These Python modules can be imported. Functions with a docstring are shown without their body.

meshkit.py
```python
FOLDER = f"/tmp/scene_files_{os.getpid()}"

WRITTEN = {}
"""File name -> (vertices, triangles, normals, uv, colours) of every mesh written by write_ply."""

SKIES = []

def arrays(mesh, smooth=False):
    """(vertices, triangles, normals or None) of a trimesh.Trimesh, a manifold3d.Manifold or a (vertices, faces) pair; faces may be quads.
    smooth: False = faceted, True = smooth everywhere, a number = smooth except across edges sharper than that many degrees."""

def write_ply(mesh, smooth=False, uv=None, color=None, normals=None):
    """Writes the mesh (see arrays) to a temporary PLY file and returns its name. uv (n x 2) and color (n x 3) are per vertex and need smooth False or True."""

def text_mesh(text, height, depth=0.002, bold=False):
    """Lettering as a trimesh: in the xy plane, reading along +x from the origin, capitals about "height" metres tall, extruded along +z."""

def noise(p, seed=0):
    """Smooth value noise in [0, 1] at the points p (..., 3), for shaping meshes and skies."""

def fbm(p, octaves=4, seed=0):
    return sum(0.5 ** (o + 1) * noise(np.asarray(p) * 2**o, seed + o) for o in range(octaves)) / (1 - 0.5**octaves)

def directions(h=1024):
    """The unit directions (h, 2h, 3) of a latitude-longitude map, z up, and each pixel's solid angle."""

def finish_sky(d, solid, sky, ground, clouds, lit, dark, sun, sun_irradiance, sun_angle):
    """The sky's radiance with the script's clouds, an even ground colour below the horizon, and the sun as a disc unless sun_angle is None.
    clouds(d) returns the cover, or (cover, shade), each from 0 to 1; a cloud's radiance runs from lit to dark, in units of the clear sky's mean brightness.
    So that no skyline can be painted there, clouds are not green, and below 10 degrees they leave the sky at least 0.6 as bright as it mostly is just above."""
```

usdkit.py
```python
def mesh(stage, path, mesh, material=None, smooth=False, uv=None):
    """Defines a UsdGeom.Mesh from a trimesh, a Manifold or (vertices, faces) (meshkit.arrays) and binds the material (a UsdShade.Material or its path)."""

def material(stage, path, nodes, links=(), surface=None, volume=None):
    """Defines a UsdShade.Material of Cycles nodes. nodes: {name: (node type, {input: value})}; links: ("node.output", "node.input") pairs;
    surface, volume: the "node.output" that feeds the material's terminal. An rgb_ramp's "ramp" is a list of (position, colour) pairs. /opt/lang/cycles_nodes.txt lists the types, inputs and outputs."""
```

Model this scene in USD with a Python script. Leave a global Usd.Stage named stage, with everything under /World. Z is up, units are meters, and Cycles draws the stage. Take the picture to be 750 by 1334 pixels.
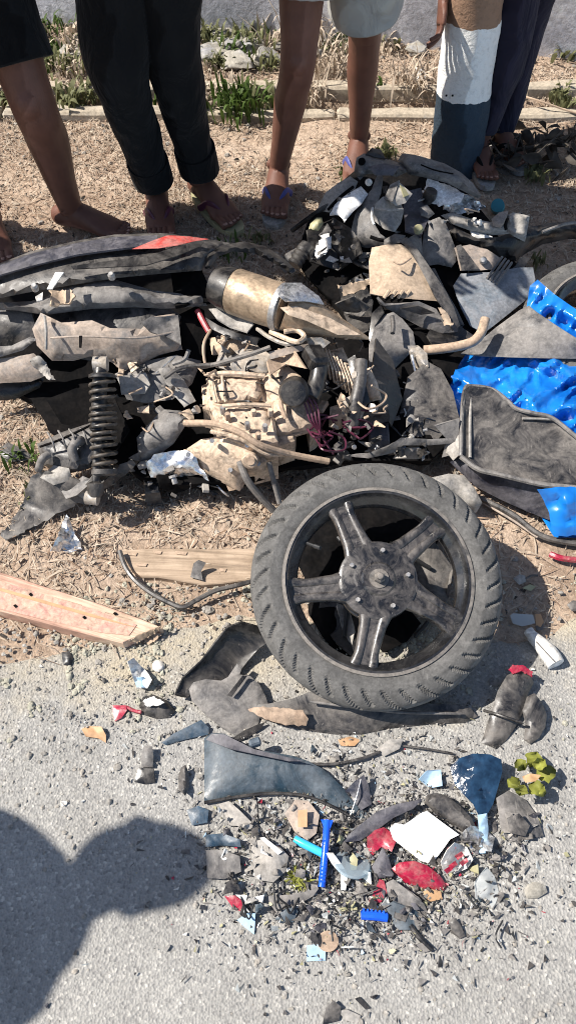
import math, random
import numpy as np, trimesh, usdkit, meshkit, manifold3d as m3
import shapely
from shapely.geometry import Polygon
from scipy.spatial import Delaunay
from pxr import Usd, UsdGeom, UsdLux, UsdShade, Gf, Sdf, Vt

stage = Usd.Stage.CreateInMemory()
UsdGeom.SetStageUpAxis(stage, UsdGeom.Tokens.z); UsdGeom.SetStageMetersPerUnit(stage, 1.0)
UsdGeom.Xform.Define(stage, '/World'); UsdGeom.Scope.Define(stage, '/World/Looks')
# ------------------------------------------------------------------ camera, sky, sun, exposure
CAM_H, PITCH, FPX, CX, CY = 1.55, math.radians(54), 1070.0, 375.0, 667.0     # lens in units of a 750 px wide picture
cam = UsdGeom.Camera.Define(stage, '/World/Camera')
cam.CreateHorizontalApertureAttr(20.955); cam.CreateVerticalApertureAttr(20.955 * 1334 / 750)
cam.CreateFocalLengthAttr(20.955 * FPX / 750); cam.CreateClippingRangeAttr(Gf.Vec2f(0.05, 500))
cam.AddTranslateOp().Set(Gf.Vec3d(0, 0, CAM_H)); cam.AddRotateXOp().Set(90 - math.degrees(PITCH))
cam.CreateExposureAttr(0.82)
SUN_ELEV = math.radians(50); sd = np.array([-1.0, 0.015, 0]); sd /= np.linalg.norm(sd)
SUN = np.array([sd[0] * math.cos(SUN_ELEV), sd[1] * math.cos(SUN_ELEV), math.sin(SUN_ELEV)])
sky_m = usdkit.material(stage, '/World/Looks/sky', {
    's': ('sky_texture', {'sky_type': 'single_scattering', 'sun_disc': False, 'sun_elevation': SUN_ELEV, 'sun_rotation': math.atan2(SUN[0], SUN[1])}),
    'b': ('background_shader', {'strength': 0.085})}, [('s.color', 'b.color')], surface='b.background')
dome = UsdLux.DomeLight.Define(stage, '/World/sky'); UsdShade.MaterialBindingAPI.Apply(dome.GetPrim()).Bind(sky_m)
dome.GetPrim().SetCustomDataByKey('kind', 'structure'); dome.GetPrim().SetCustomDataByKey('label', 'clear blue daytime sky'); dome.GetPrim().SetCustomDataByKey('category', 'sky')
sun = UsdLux.DistantLight.Define(stage, '/World/sun')
sun.CreateIntensityAttr(1.25); sun.CreateAngleAttr(0.5); sun.CreateColorAttr(Gf.Vec3f(1, 0.94, 0.86)); sun.GetPrim().CreateAttribute('inputs:normalize', Sdf.ValueTypeNames.Bool).Set(True)
zx = SUN; xx = np.cross([0, 0, 1.0], zx); xx /= np.linalg.norm(xx); yx = np.cross(zx, xx)
sun.AddTransformOp().Set(Gf.Matrix4d(*xx, 0, *yx, 0, *zx, 0, 0, 0, 0, 1))

# ------------------------------------------------------------------ places: a spot of the photograph on a real plane z
ST, CT = math.sin(PITCH), math.cos(PITCH)
def P(x, y, z=0.0):
    """World point at height z (m) seen at photo pixel x, y."""
    x, y, z = np.broadcast_arrays(np.asarray(x, float), y, z)
    u, v = (x - CX) / FPX, (y - CY) / FPX
    d = (CAM_H - z) / (ST + v * CT)
    return np.stack([u * d, (CT - v * ST) * d, z + 0 * d], -1)

# ------------------------------------------------------------------ materials
LOOK = {}
def rgbmul(c, k): return tuple(max(0, min(1, x * k)) for x in c)
def dusty(name, base, dust=(.34, .27, .20), amt=.4, rough=.5, scale=14, bump=.1, metal=0.0, spec=.5, fine=140, coat=0.0, sharp=.11, trans=0.0, grime=.34, scratch=.5):
    """Worn surface: base colour, patches of settled dust, fine grain and scratches."""
    lo = .62 - .5 * amt
    n = {'g': ('geometry', {}), 'n1': ('noise_texture', {'scale': scale * 1.25, 'detail': 9, 'roughness': .74, 'distortion': .7}),
         'r1': ('rgb_ramp', {'ramp': [(max(0, lo - sharp), (0, 0, 0)), (min(1, lo + sharp), (1, 1, 1))]}),
         'n2': ('noise_texture', {'scale': fine, 'detail': 3, 'roughness': .6}),
         'r2': ('rgb_ramp', {'ramp': [(.25, (.62, .62, .62)), (.75, (1.25, 1.25, 1.25))]}),
         'am': ('math', {'math_type': 'multiply', 'value2': min(1, .35 + amt)}),
         'm1': ('mix_color', {'a': base, 'b': dust}), 'm2': ('mix_color', {'blend_type': 'multiply', 'fac': .8}),
         'n3': ('noise_texture', {'scale': scale * 2.7, 'detail': 7, 'roughness': .68, 'distortion': .9}), 'r3': ('rgb_ramp', {'ramp': [(.34, (1 - grime,) * 3), (.52, (1, 1, 1)), (.72, (1 + grime * .45,) * 3)]}), 'm3': ('mix_color', {'blend_type': 'multiply', 'fac': 1.0}),
         'mp': ('mapping', {'scale': (1, .07, 1), 'rotation': (.4, .3, .9)}), 'n4': ('noise_texture', {'scale': 210, 'detail': 3}), 'r4': ('rgb_ramp', {'ramp': [(.66, (0, 0, 0)), (.72, (1, 1, 1))]}), 'a4': ('math', {'math_type': 'multiply', 'value2': scratch}), 'm4': ('mix_color', {'b': rgbmul(dust, 1.15)}),
         'rr': ('map_range', {'from_min': 0, 'from_max': 1, 'to_min': rough, 'to_max': .92}),
         'me': ('map_range', {'from_min': 0, 'from_max': 1, 'to_min': metal, 'to_max': metal * .25}),
         'b': ('bump', {'strength': bump, 'distance': .004}),
         'p': ('principled_bsdf', {'specular_ior_level': spec, 'coat_weight': coat, 'coat_roughness': .12, 'transmission_weight': trans})}
    l = [('g.position', 'n1.vector'), ('g.position', 'n2.vector'), ('n1.fac', 'r1.fac'), ('n2.fac', 'r2.fac'), ('r1.color', 'am.value1'), ('am.value', 'm1.fac'),
         ('m1.result', 'm2.a'), ('r2.color', 'm2.b'), ('g.position', 'n3.vector'), ('n3.fac', 'r3.fac'), ('m2.result', 'm3.a'), ('r3.color', 'm3.b'), ('g.position', 'mp.vector'), ('mp.vector', 'n4.vector'), ('n4.fac', 'r4.fac'), ('r4.color', 'a4.value1'), ('a4.value', 'm4.fac'), ('m3.result', 'm4.a'), ('m4.result', 'p.base_color'), ('am.value', 'rr.value'), ('rr.result', 'p.roughness'),
         ('am.value', 'me.value'), ('me.result', 'p.metallic'), ('n2.fac', 'b.height'), ('b.normal', 'p.normal')]
    LOOK[name] = usdkit.material(stage, '/World/Looks/' + name, n, l, surface='p.BSDF')
def plain(name, col, rough=.5, var=.25, scale=30, metal=0, spec=.5, sub=None, bump=.15, fine=120):
    n = {'g': ('geometry', {}), 'n1': ('noise_texture', {'scale': scale, 'detail': 5, 'roughness': .6}), 'n2': ('noise_texture', {'scale': fine, 'detail': 3}),
         'r': ('rgb_ramp', {'ramp': [(.25, rgbmul(col, 1 - var)), (.5, col), (.75, rgbmul(col, 1 + var))]}),
         'b': ('bump', {'strength': bump, 'distance': .003}), 'p': ('principled_bsdf', {'roughness': rough, 'metallic': metal, 'specular_ior_level': spec})}
    LOOK[name] = usdkit.material(stage, '/World/Looks/' + name, n, [('g.position', 'n1.vector'), ('g.position', 'n2.vector'), ('n1.fac', 'r.fac'), ('r.color', 'p.base_color'), ('n2.fac', 'b.height'), ('b.normal', 'p.normal')], surface='p.BSDF')
def leafy(name, col, tr=.35):
    n = {'g': ('geometry', {}), 'n1': ('noise_texture', {'scale': 40, 'detail': 3}), 'r': ('rgb_ramp', {'ramp': [(.3, rgbmul(col, .6)), (.7, rgbmul(col, 1.35))]}),
         'ri': ('map_range', {'from_min': 0, 'from_max': 1, 'to_min': .55, 'to_max': 1.3}), 'mm': ('mix_color', {'blend_type': 'multiply', 'fac': 1.0}),
         'd': ('principled_bsdf', {'roughness': .65, 'specular_ior_level': .3}), 't': ('translucent_bsdf', {}), 'm': ('mix_closure', {'fac': tr})}
    LOOK[name] = usdkit.material(stage, '/World/Looks/' + name, n, [('g.position', 'n1.vector'), ('n1.fac', 'r.fac'), ('g.random_per_island', 'ri.value'), ('r.color', 'mm.a'), ('ri.result', 'mm.b'), ('mm.result', 'd.base_color'), ('mm.result', 't.color'), ('d.BSDF', 'm.closure1'), ('t.BSDF', 'm.closure2')], surface='m.closure')
SAND = (.40, .30, .21)
dusty('black_plastic', (.007, .007, .008), dust=(.14, .125, .11), amt=.16, rough=.3, scale=11)
dusty('dark_plastic', (.014, .014, .016), dust=(.2, .18, .16), amt=.26, rough=.3, scale=13)
dusty('grey_plastic', (.04, .04, .043), dust=(.26, .24, .22), amt=.36, rough=.34, scale=12)
dusty('pale_grey_plastic', (.15, .15, .15), dust=(.38, .35, .31), amt=.42, rough=.5, scale=12)
dusty('dusty_grey_tan', (.15, .148, .146), dust=(.42, .33, .26), amt=.38, rough=.55, scale=9)
dusty('beige_dust_panel', (.2, .18, .15), dust=(.46, .35, .25), amt=.9, rough=.75, scale=8)
dusty('blue_grey_paint', (.016, .034, .05), dust=(.13, .15, .17), amt=.24, rough=.35, scale=9)
dusty('sheet_blue', (.1, .135, .165), dust=(.25, .25, .26), amt=.4, rough=.4, scale=10)
dusty('dark_blue_paint', (.02, .05, .085), dust=(.13, .15, .17), amt=.3, rough=.28, scale=10)
dusty('navy_black', (.016, .018, .03), dust=(.15, .14, .15), amt=.3, rough=.35, scale=12)
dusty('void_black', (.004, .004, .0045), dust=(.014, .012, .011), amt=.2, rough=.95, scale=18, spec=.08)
dusty('alloy_tan', (.58, .48, .38), dust=(.52, .395, .285), amt=.5, rough=.45, scale=16, metal=.15, grime=.62)
dusty('alloy_grey', (.4, .4, .4), dust=(.35, .29, .22), amt=.42, rough=.4, scale=20, metal=.6)
dusty('muffler_metal', (.55, .42, .29), dust=(.34, .25, .17), amt=.36, rough=.22, scale=9, metal=.95)
dusty('steel', (.5, .5, .5), dust=(.3, .26, .22), amt=.25, rough=.3, scale=25, metal=.9)
dusty('rust_pipe', (.3, .21, .15), dust=(.42, .31, .22), amt=.5, rough=.6, scale=25)
dusty('rubber', (.022, .022, .022), dust=(.15, .145, .137), amt=.5, rough=.75, scale=16, fine=220, sharp=.3)
dusty('rim_black', (.012, .012, .013), dust=(.07, .065, .06), amt=.14, rough=.16, scale=10, coat=.5)
dusty('spoke_gloss', (.012, .012, .013), dust=(.17, .15, .135), amt=.2, rough=.2, scale=20, coat=.4)
dusty('spring_black', (.012, .012, .012), dust=(.16, .13, .1), amt=.22, rough=.3, scale=22)
dusty('rim_dust', (.06, .06, .06), dust=(.22, .195, .17), amt=.42, rough=.4, scale=22)
dusty('bright_white', (.8, .8, .79), dust=(.42, .38, .33), amt=.2, rough=.4, scale=30)
dusty('white_plastic', (.72, .72, .7), dust=(.5, .44, .36), amt=.25, rough=.4, scale=25)
dusty('red_plastic', (.33, .012, .04), dust=(.35, .2, .17), amt=.14, rough=.25, scale=40, coat=.3)
dusty('red_decal', (.6, .05, .04), dust=(.32, .2, .17), amt=.3, rough=.4, scale=22)
def wood(name, a, b, ang):
    LOOK[name] = usdkit.material(stage, '/World/Looks/' + name, {'g': ('geometry', {}), 'm': ('mapping', {'rotation': (0, 0, ang)}), 'm2': ('mapping', {'scale': (3, 60, 10)}), 'n': ('noise_texture', {'scale': 1.6, 'detail': 6, 'roughness': .65, 'distortion': .5}), 'n2': ('noise_texture', {'scale': 12, 'detail': 6, 'roughness': .7}),
        'r': ('rgb_ramp', {'ramp': [(.3, rgbmul(a, .55)), (.45, a), (.6, b), (.75, rgbmul(b, 1.15))]}), 'r2': ('rgb_ramp', {'ramp': [(.3, (.5, .47, .43)), (.55, (1, 1, 1))]}), 'x': ('mix_color', {'blend_type': 'multiply', 'fac': .8}), 'b': ('bump', {'strength': .5, 'distance': .004}), 'p': ('principled_bsdf', {'roughness': .8})},
        [('g.position', 'm.vector'), ('m.vector', 'm2.vector'), ('m2.vector', 'n.vector'), ('g.position', 'n2.vector'), ('n.fac', 'r.fac'), ('n2.fac', 'r2.fac'), ('r.color', 'x.a'), ('r2.color', 'x.b'), ('x.result', 'p.base_color'), ('n.fac', 'b.height'), ('b.normal', 'p.normal')], surface='p.BSDF')
wood('wood_red', (.5, .3, .22), (.6, .46, .34), .33); wood('wood_pale', (.31, .23, .16), (.42, .32, .23), .05)
dusty('scrape_tan', (.26, .17, .11), dust=(.4, .3, .22), amt=.4)
dusty('pink_paint', (.5, .2, .17), dust=(.5, .37, .27), amt=.42, scale=26)
dusty('kerb_concrete', (.36, .35, .32), dust=(.38, .32, .24), amt=.55, rough=.9, scale=14)
dusty('stone', (.3, .31, .34), dust=(.3, .27, .21), amt=.45, rough=.9, scale=9, bump=.6)
dusty('edge_grit', (.3, .3, .24), dust=(.36, .34, .27), amt=.5, rough=.9, scale=30)
dusty('grit', (.16, .155, .15), dust=(.27, .25, .22), amt=.5, rough=.9, scale=30)
dusty('pebble', (.4, .39, .37), dust=(.27, .24, .2), amt=.45, rough=.85, scale=40)
dusty('foil', (.75, .76, .78), dust=(.5, .46, .4), amt=.15, rough=.15, scale=30, metal=.95)
def cloth(name, a, b):
    LOOK[name] = usdkit.material(stage, '/World/Looks/' + name, {'g': ('geometry', {}), 'm': ('mapping', {'scale': (1, 1, .55)}), 'n': ('noise_texture', {'scale': 11, 'detail': 4, 'roughness': .5, 'distortion': 1.2}), 'n2': ('noise_texture', {'scale': 420, 'detail': 2}), 'r': ('rgb_ramp', {'ramp': [(.3, a), (.7, b)]}),
        'b1': ('bump', {'strength': .75, 'distance': .03}), 'b2': ('bump', {'strength': .25, 'distance': .002}), 'p': ('principled_bsdf', {'roughness': .9, 'specular_ior_level': .15, 'sheen_weight': .05})},
        [('g.position', 'm.vector'), ('m.vector', 'n.vector'), ('g.position', 'n2.vector'), ('n.fac', 'r.fac'), ('r.color', 'p.base_color'), ('n.fac', 'b1.height'), ('n2.fac', 'b2.height'), ('b1.normal', 'b2.normal'), ('b2.normal', 'p.normal')], surface='p.BSDF')
cloth('cloth_black', (.003, .003, .0035), (.006, .006, .0065)); cloth('cloth_navy', (.012, .011, .02), (.024, .021, .036)); cloth('cloth_grey', (.26, .26, .25), (.38, .38, .35)); cloth('cloth_shirt', (.2, .08, .07), (.26, .11, .09))
dusty('foam_sole', (.22, .24, .28), dust=(.3, .27, .22), amt=.4, rough=.8, scale=30)
plain('cable_black', (.015, .015, .016), .45); plain('cable_maroon', (.07, .012, .03), .45); plain('cable_red', (.35, .05, .06), .45)
plain('cable_tan', (.38, .28, .2), .6); plain('paper_white', (.85, .85, .83), .8, var=.05); plain('blue_plastic', (.01, .09, .62), .3, var=.15)
plain('light_blue_plastic', (.04, .42, .72), .3, var=.15); plain('pale_blue', (.32, .46, .58), .5); plain('orange_tan', (.42, .25, .13), .6)
plain('green_wrapper', (.42, .47, .08), .35, var=.4, scale=60); plain('skin', (.125, .054, .036), .55, var=.22, scale=20, spec=.35, bump=.25, fine=260)
plain('skin_light', (.2, .095, .065), .55, var=.22, scale=20, spec=.35, bump=.25, fine=260); plain('hair', (.01, .008, .007), .5); plain('eye', (.5, .48, .45), .2); plain('nail', (.3, .17, .13), .35, var=.1)
plain('khaki_plastic', (.3, .28, .16), .5, scale=50); plain('teal', (.02, .2, .25), .5); plain('strap_blue', (.05, .06, .22), .6)
leafy('straw_pale', (.78, .62, .48), .15); leafy('straw_brown', (.46, .31, .21), .1); leafy('leaf_green', (.12, .2, .04)); leafy('leaf_dull', (.3, .31, .15)); leafy('leaf_dead', (.1, .085, .07), .15); leafy('leaf_yellow', (.36, .38, .07), .2)
def glassy(name, col, alpha=.45):
    n = {'t': ('transparent_bsdf', {'color': col}), 'p': ('principled_bsdf', {'base_color': rgbmul(col, .75), 'roughness': .12}), 'm': ('mix_closure', {'fac': alpha})}
    LOOK[name] = usdkit.material(stage, '/World/Looks/' + name, n, [('t.BSDF', 'm.closure1'), ('p.BSDF', 'm.closure2')], surface='m.closure')
glassy('clear_plastic', (.85, .87, .86)); glassy('lens_blue', (.62, .72, .78), .4)
# blue tarpaulin: woven glossy sheet
LOOK['tarp_blue'] = usdkit.material(stage, '/World/Looks/tarp_blue', {
    'g': ('geometry', {}), 'n': ('noise_texture', {'scale': 7, 'detail': 5}), 'r': ('rgb_ramp', {'ramp': [(.3, (.003, .085, .36)), (.7, (.01, .22, .68))]}),
    'n2': ('noise_texture', {'scale': 26, 'type': 'ridged_multifractal', 'detail': 3, 'roughness': .5, 'distortion': .5}), 'b': ('bump', {'strength': .4, 'distance': .008}), 'p': ('principled_bsdf', {'roughness': .26, 'specular_ior_level': .6, 'coat_weight': .3})},
    [('g.position', 'n.vector'), ('g.position', 'n2.vector'), ('n.fac', 'r.fac'), ('r.color', 'p.base_color'), ('n2.fac', 'b.height'), ('b.normal', 'p.normal')], surface='p.BSDF')
LOOK['blue_film'] = usdkit.material(stage, '/World/Looks/blue_film', {
    'g': ('geometry', {}), 'n2': ('noise_texture', {'scale': 60, 'detail': 5}), 'r': ('rgb_ramp', {'ramp': [(.3, (.006, .016, .036)), (.7, (.018, .05, .1))]}),
    'b': ('bump', {'strength': .5, 'distance': .006}), 'p': ('principled_bsdf', {'roughness': .18})},
    [('g.position', 'n2.vector'), ('n2.fac', 'r.fac'), ('r.color', 'p.base_color'), ('n2.fac', 'b.height'), ('b.normal', 'p.normal')], surface='p.BSDF')
# road: worn, dusty asphalt with embedded aggregate
LOOK['asphalt'] = usdkit.material(stage, '/World/Looks/asphalt', {
    'g': ('geometry', {}), 'n1': ('noise_texture', {'scale': 5, 'detail': 8, 'roughness': .65}), 'v': ('voronoi_texture', {'scale': 210}), 'n2': ('noise_texture', {'scale': 170, 'detail': 5, 'roughness': .7}),
    'r1': ('rgb_ramp', {'ramp': [(.3, (.245, .237, .222)), (.5, (.288, .28, .264)), (.7, (.335, .326, .307))]}), 'r2': ('rgb_ramp', {'ramp': [(.3, (.76, .76, .76)), (.52, (1, 1, 1)), (.75, (1.2, 1.19, 1.17))]}),
    'sv': ('separate_color', {}), 'r3': ('rgb_ramp', {'ramp': [(0, (.72, .72, .73)), (.2, (.97, .97, .97)), (.85, (1.03, 1.03, 1.02)), (1, (1.5, 1.48, 1.44))]}),
    'm': ('mix_color', {'blend_type': 'multiply', 'fac': 1.0}), 'm2': ('mix_color', {'blend_type': 'multiply', 'fac': 1.0}), 'h': ('math', {'math_type': 'add'}), 'xyz': ('separate_xyz', {}), 'ex': ('math', {'math_type': 'multiply_add', 'value2': .06, 'value3': .80}), 'ed': ('math', {'math_type': 'subtract'}), 'en': ('math', {'math_type': 'multiply_add', 'value2': .9, 'value3': -.45}), 'ea': ('math', {'math_type': 'add'}), 'er': ('map_range', {'from_min': -.16, 'from_max': .05, 'to_min': 0, 'to_max': .85, 'clamp': True}), 'ms': ('mix_color', {}), 'sc': ('mix_color', {'blend_type': 'multiply', 'fac': 1.0, 'b': (.37, .32, .235)}),
    'b': ('bump', {'strength': .6, 'distance': .004}), 'p': ('principled_bsdf', {'roughness': .9, 'specular_ior_level': .25})},
    [('g.position', 'n1.vector'), ('g.position', 'n2.vector'), ('g.position', 'v.vector'), ('n1.fac', 'r1.fac'), ('n2.fac', 'r2.fac'), ('v.color', 'sv.color'), ('sv.r', 'r3.fac'), ('r1.color', 'm.a'), ('r2.color', 'm.b'),
     ('m.result', 'm2.a'), ('r3.color', 'm2.b'), ('g.position', 'xyz.vector'), ('xyz.x', 'ex.value1'), ('xyz.y', 'ed.value1'), ('ex.value', 'ed.value2'), ('n1.fac', 'en.value1'), ('ed.value', 'ea.value1'), ('en.value', 'ea.value2'), ('ea.value', 'er.value'), ('m2.result', 'ms.a'), ('r2.color', 'sc.a'), ('sc.result', 'ms.b'), ('er.result', 'ms.fac'), ('ms.result', 'p.base_color'), ('n2.fac', 'h.value1'), ('v.distance', 'h.value2'), ('h.value', 'b.height'), ('b.normal', 'p.normal')], surface='p.BSDF')
LOOK['soil'] = usdkit.material(stage, '/World/Looks/soil', {
    'g': ('geometry', {}), 'n1': ('noise_texture', {'scale': 3.5, 'detail': 8, 'roughness': .65}), 'n2': ('noise_texture', {'scale': 90, 'detail': 6, 'roughness': .7}),
    'r1': ('rgb_ramp', {'ramp': [(.3, (.28, .2, .145)), (.5, (.42, .32, .24)), (.7, (.54, .43, .34))]}), 'r2': ('rgb_ramp', {'ramp': [(.3, (.5, .48, .45)), (.55, (1, 1, 1)), (.75, (1.4, 1.38, 1.3))]}),
    'm': ('mix_color', {'blend_type': 'multiply', 'fac': 1.0}), 'b': ('bump', {'strength': .9, 'distance': .01}), 'p': ('principled_bsdf', {'roughness': .95, 'specular_ior_level': .2})},
    [('g.position', 'n1.vector'), ('g.position', 'n2.vector'), ('n1.fac', 'r1.fac'), ('n2.fac', 'r2.fac'), ('r1.color', 'm.a'), ('r2.color', 'm.b'), ('m.result', 'p.base_color'), ('n2.fac', 'b.height'), ('b.normal', 'p.normal')], surface='p.BSDF')
LOOK['old_plaster'] = usdkit.material(stage, '/World/Looks/old_plaster', {
    'g': ('geometry', {}), 'n1': ('noise_texture', {'scale': 2.2, 'detail': 8, 'roughness': .7, 'distortion': .8}), 'n2': ('noise_texture', {'scale': 40, 'detail': 6, 'roughness': .7}),
    'r1': ('rgb_ramp', {'ramp': [(.3, (.3, .3, .32)), (.46, (.5, .5, .54)), (.62, (.7, .69, .7)), (.7, (.5, .57, .55))]}), 'r2': ('rgb_ramp', {'ramp': [(.3, (.65, .65, .65)), (.6, (1.08, 1.08, 1.08))]}),
    'm': ('mix_color', {'blend_type': 'multiply', 'fac': 1.0}), 'b': ('bump', {'strength': .7, 'distance': .012}), 'p': ('principled_bsdf', {'roughness': .95})},
    [('g.position', 'n1.vector'), ('g.position', 'n2.vector'), ('n1.fac', 'r1.fac'), ('n2.fac', 'r2.fac'), ('r1.color', 'm.a'), ('r2.color', 'm.b'), ('m.result', 'p.base_color'), ('n2.fac', 'b.height'), ('b.normal', 'p.normal')], surface='p.BSDF')
def banded(name, stops, rag=.012):
    """Painted bands up the pole: stops are (height in m, colour); edges brushed unevenly."""
    top = 1.2
    n = {'g': ('geometry', {}), 'x': ('separate_xyz', {}), 'n1': ('noise_texture', {'scale': 28, 'detail': 4}), 'o': ('math', {'math_type': 'multiply_add', 'value2': rag * 2, 'value3': -rag}),
         'a': ('math', {'math_type': 'add'}), 'd': ('math', {'math_type': 'divide', 'value2': top}), 'r': ('rgb_ramp', {'ramp': [(h / top, c) for h, c in stops], 'interpolate': False}),
         'n2': ('noise_texture', {'scale': 60, 'detail': 6, 'roughness': .7}), 'r2': ('rgb_ramp', {'ramp': [(.25, (.62, .62, .62)), (.5, (1, 1, 1))]}), 'm': ('mix_color', {'blend_type': 'multiply', 'fac': .8}),
         'b': ('bump', {'strength': .9, 'distance': .008}), 'p': ('principled_bsdf', {'roughness': .85})}
    LOOK[name] = usdkit.material(stage, '/World/Looks/' + name, n, [('g.position', 'x.vector'), ('g.position', 'n1.vector'), ('g.position', 'n2.vector'), ('n1.fac', 'o.value1'), ('x.z', 'a.value1'), ('o.value', 'a.value2'), ('a.value', 'd.value1'), ('d.value', 'r.fac'),
        ('r.color', 'm.a'), ('n2.fac', 'r2.fac'), ('r2.color', 'm.b'), ('m.result', 'p.base_color'), ('n2.fac', 'b.height'), ('b.normal', 'p.normal')], surface='p.BSDF')
banded('pole_paint', [(0, (.016, .034, .054)), (.245, (.8, .8, .77)), (.46, (.27, .165, .105)), (.545, (.55, .53, .5)), (.95, (.3, .29, .28))])

# ------------------------------------------------------------------ objects
USED = {}
def numbered(parent, name):
    k = (parent, name); USED[k] = USED.get(k, -1) + 1
    return name if USED[k] == 0 else f'{name}_{USED[k]:03d}'
def tag(p, label=None, cat=None, group=None, kind=None):
    for k, t in (('label', label), ('category', cat), ('group', group), ('kind', kind)):
        if t: p.SetCustomDataByKey(k, t)
class T:
    """A thing: an Xform at its base; its parts are meshes relative to that point."""
    def __init__(s, name, label, cat, at, group=None):
        s.at = np.asarray(at, float); s.path = '/World/' + numbered('/World', name)
        x = UsdGeom.Xform.Define(stage, s.path); x.AddTranslateOp().Set(Gf.Vec3d(*map(float, s.at))); s.prim = x.GetPrim(); tag(s.prim, label, cat, group)
    def add(s, name, mesh, mat, parent=None, smooth=30, label=None, kind=None):
        base = parent or s.path; path = base + '/' + numbered(base, name)
        v, f = vf(mesh)
        usdkit.mesh(stage, path, trimesh.Trimesh(v - s.at, f, process=False), LOOK[mat], smooth=smooth)
        tag(stage.GetPrimAtPath(path), label, None, None, kind)
        return path
def vf(mesh):
    if hasattr(mesh, 'to_mesh'):
        m = mesh.to_mesh(); return np.array(m.vert_properties[:, :3], float), np.array(m.tri_verts)
    if isinstance(mesh, tuple): return np.asarray(mesh[0], float), np.asarray(mesh[1], int)
    return np.array(mesh.vertices, float), np.array(mesh.faces)
def single(name, mesh, mat, label=None, cat=None, group=None, kind=None, smooth=30):
    """A thing that is one mesh."""
    v, f = vf(mesh); at = np.array([v[:, 0].mean(), v[:, 1].mean(), v[:, 2].min()])
    if kind: at[:] = 0
    path = '/World/' + numbered('/World', name)
    m = usdkit.mesh(stage, path, trimesh.Trimesh(v - at, f, process=False), LOOK[mat], smooth=smooth)
    if not kind: m.AddTranslateOp().Set(Gf.Vec3d(*map(float, at)))
    tag(m.GetPrim(), label, cat, group, kind); return path
def cat_(ms):
    vs, fs, o = [], [], 0
    for m in ms:
        v, f = vf(m); vs.append(v); fs.append(f + o); o += len(v)
    return trimesh.Trimesh(np.vstack(vs), np.vstack(fs), process=False)

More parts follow.
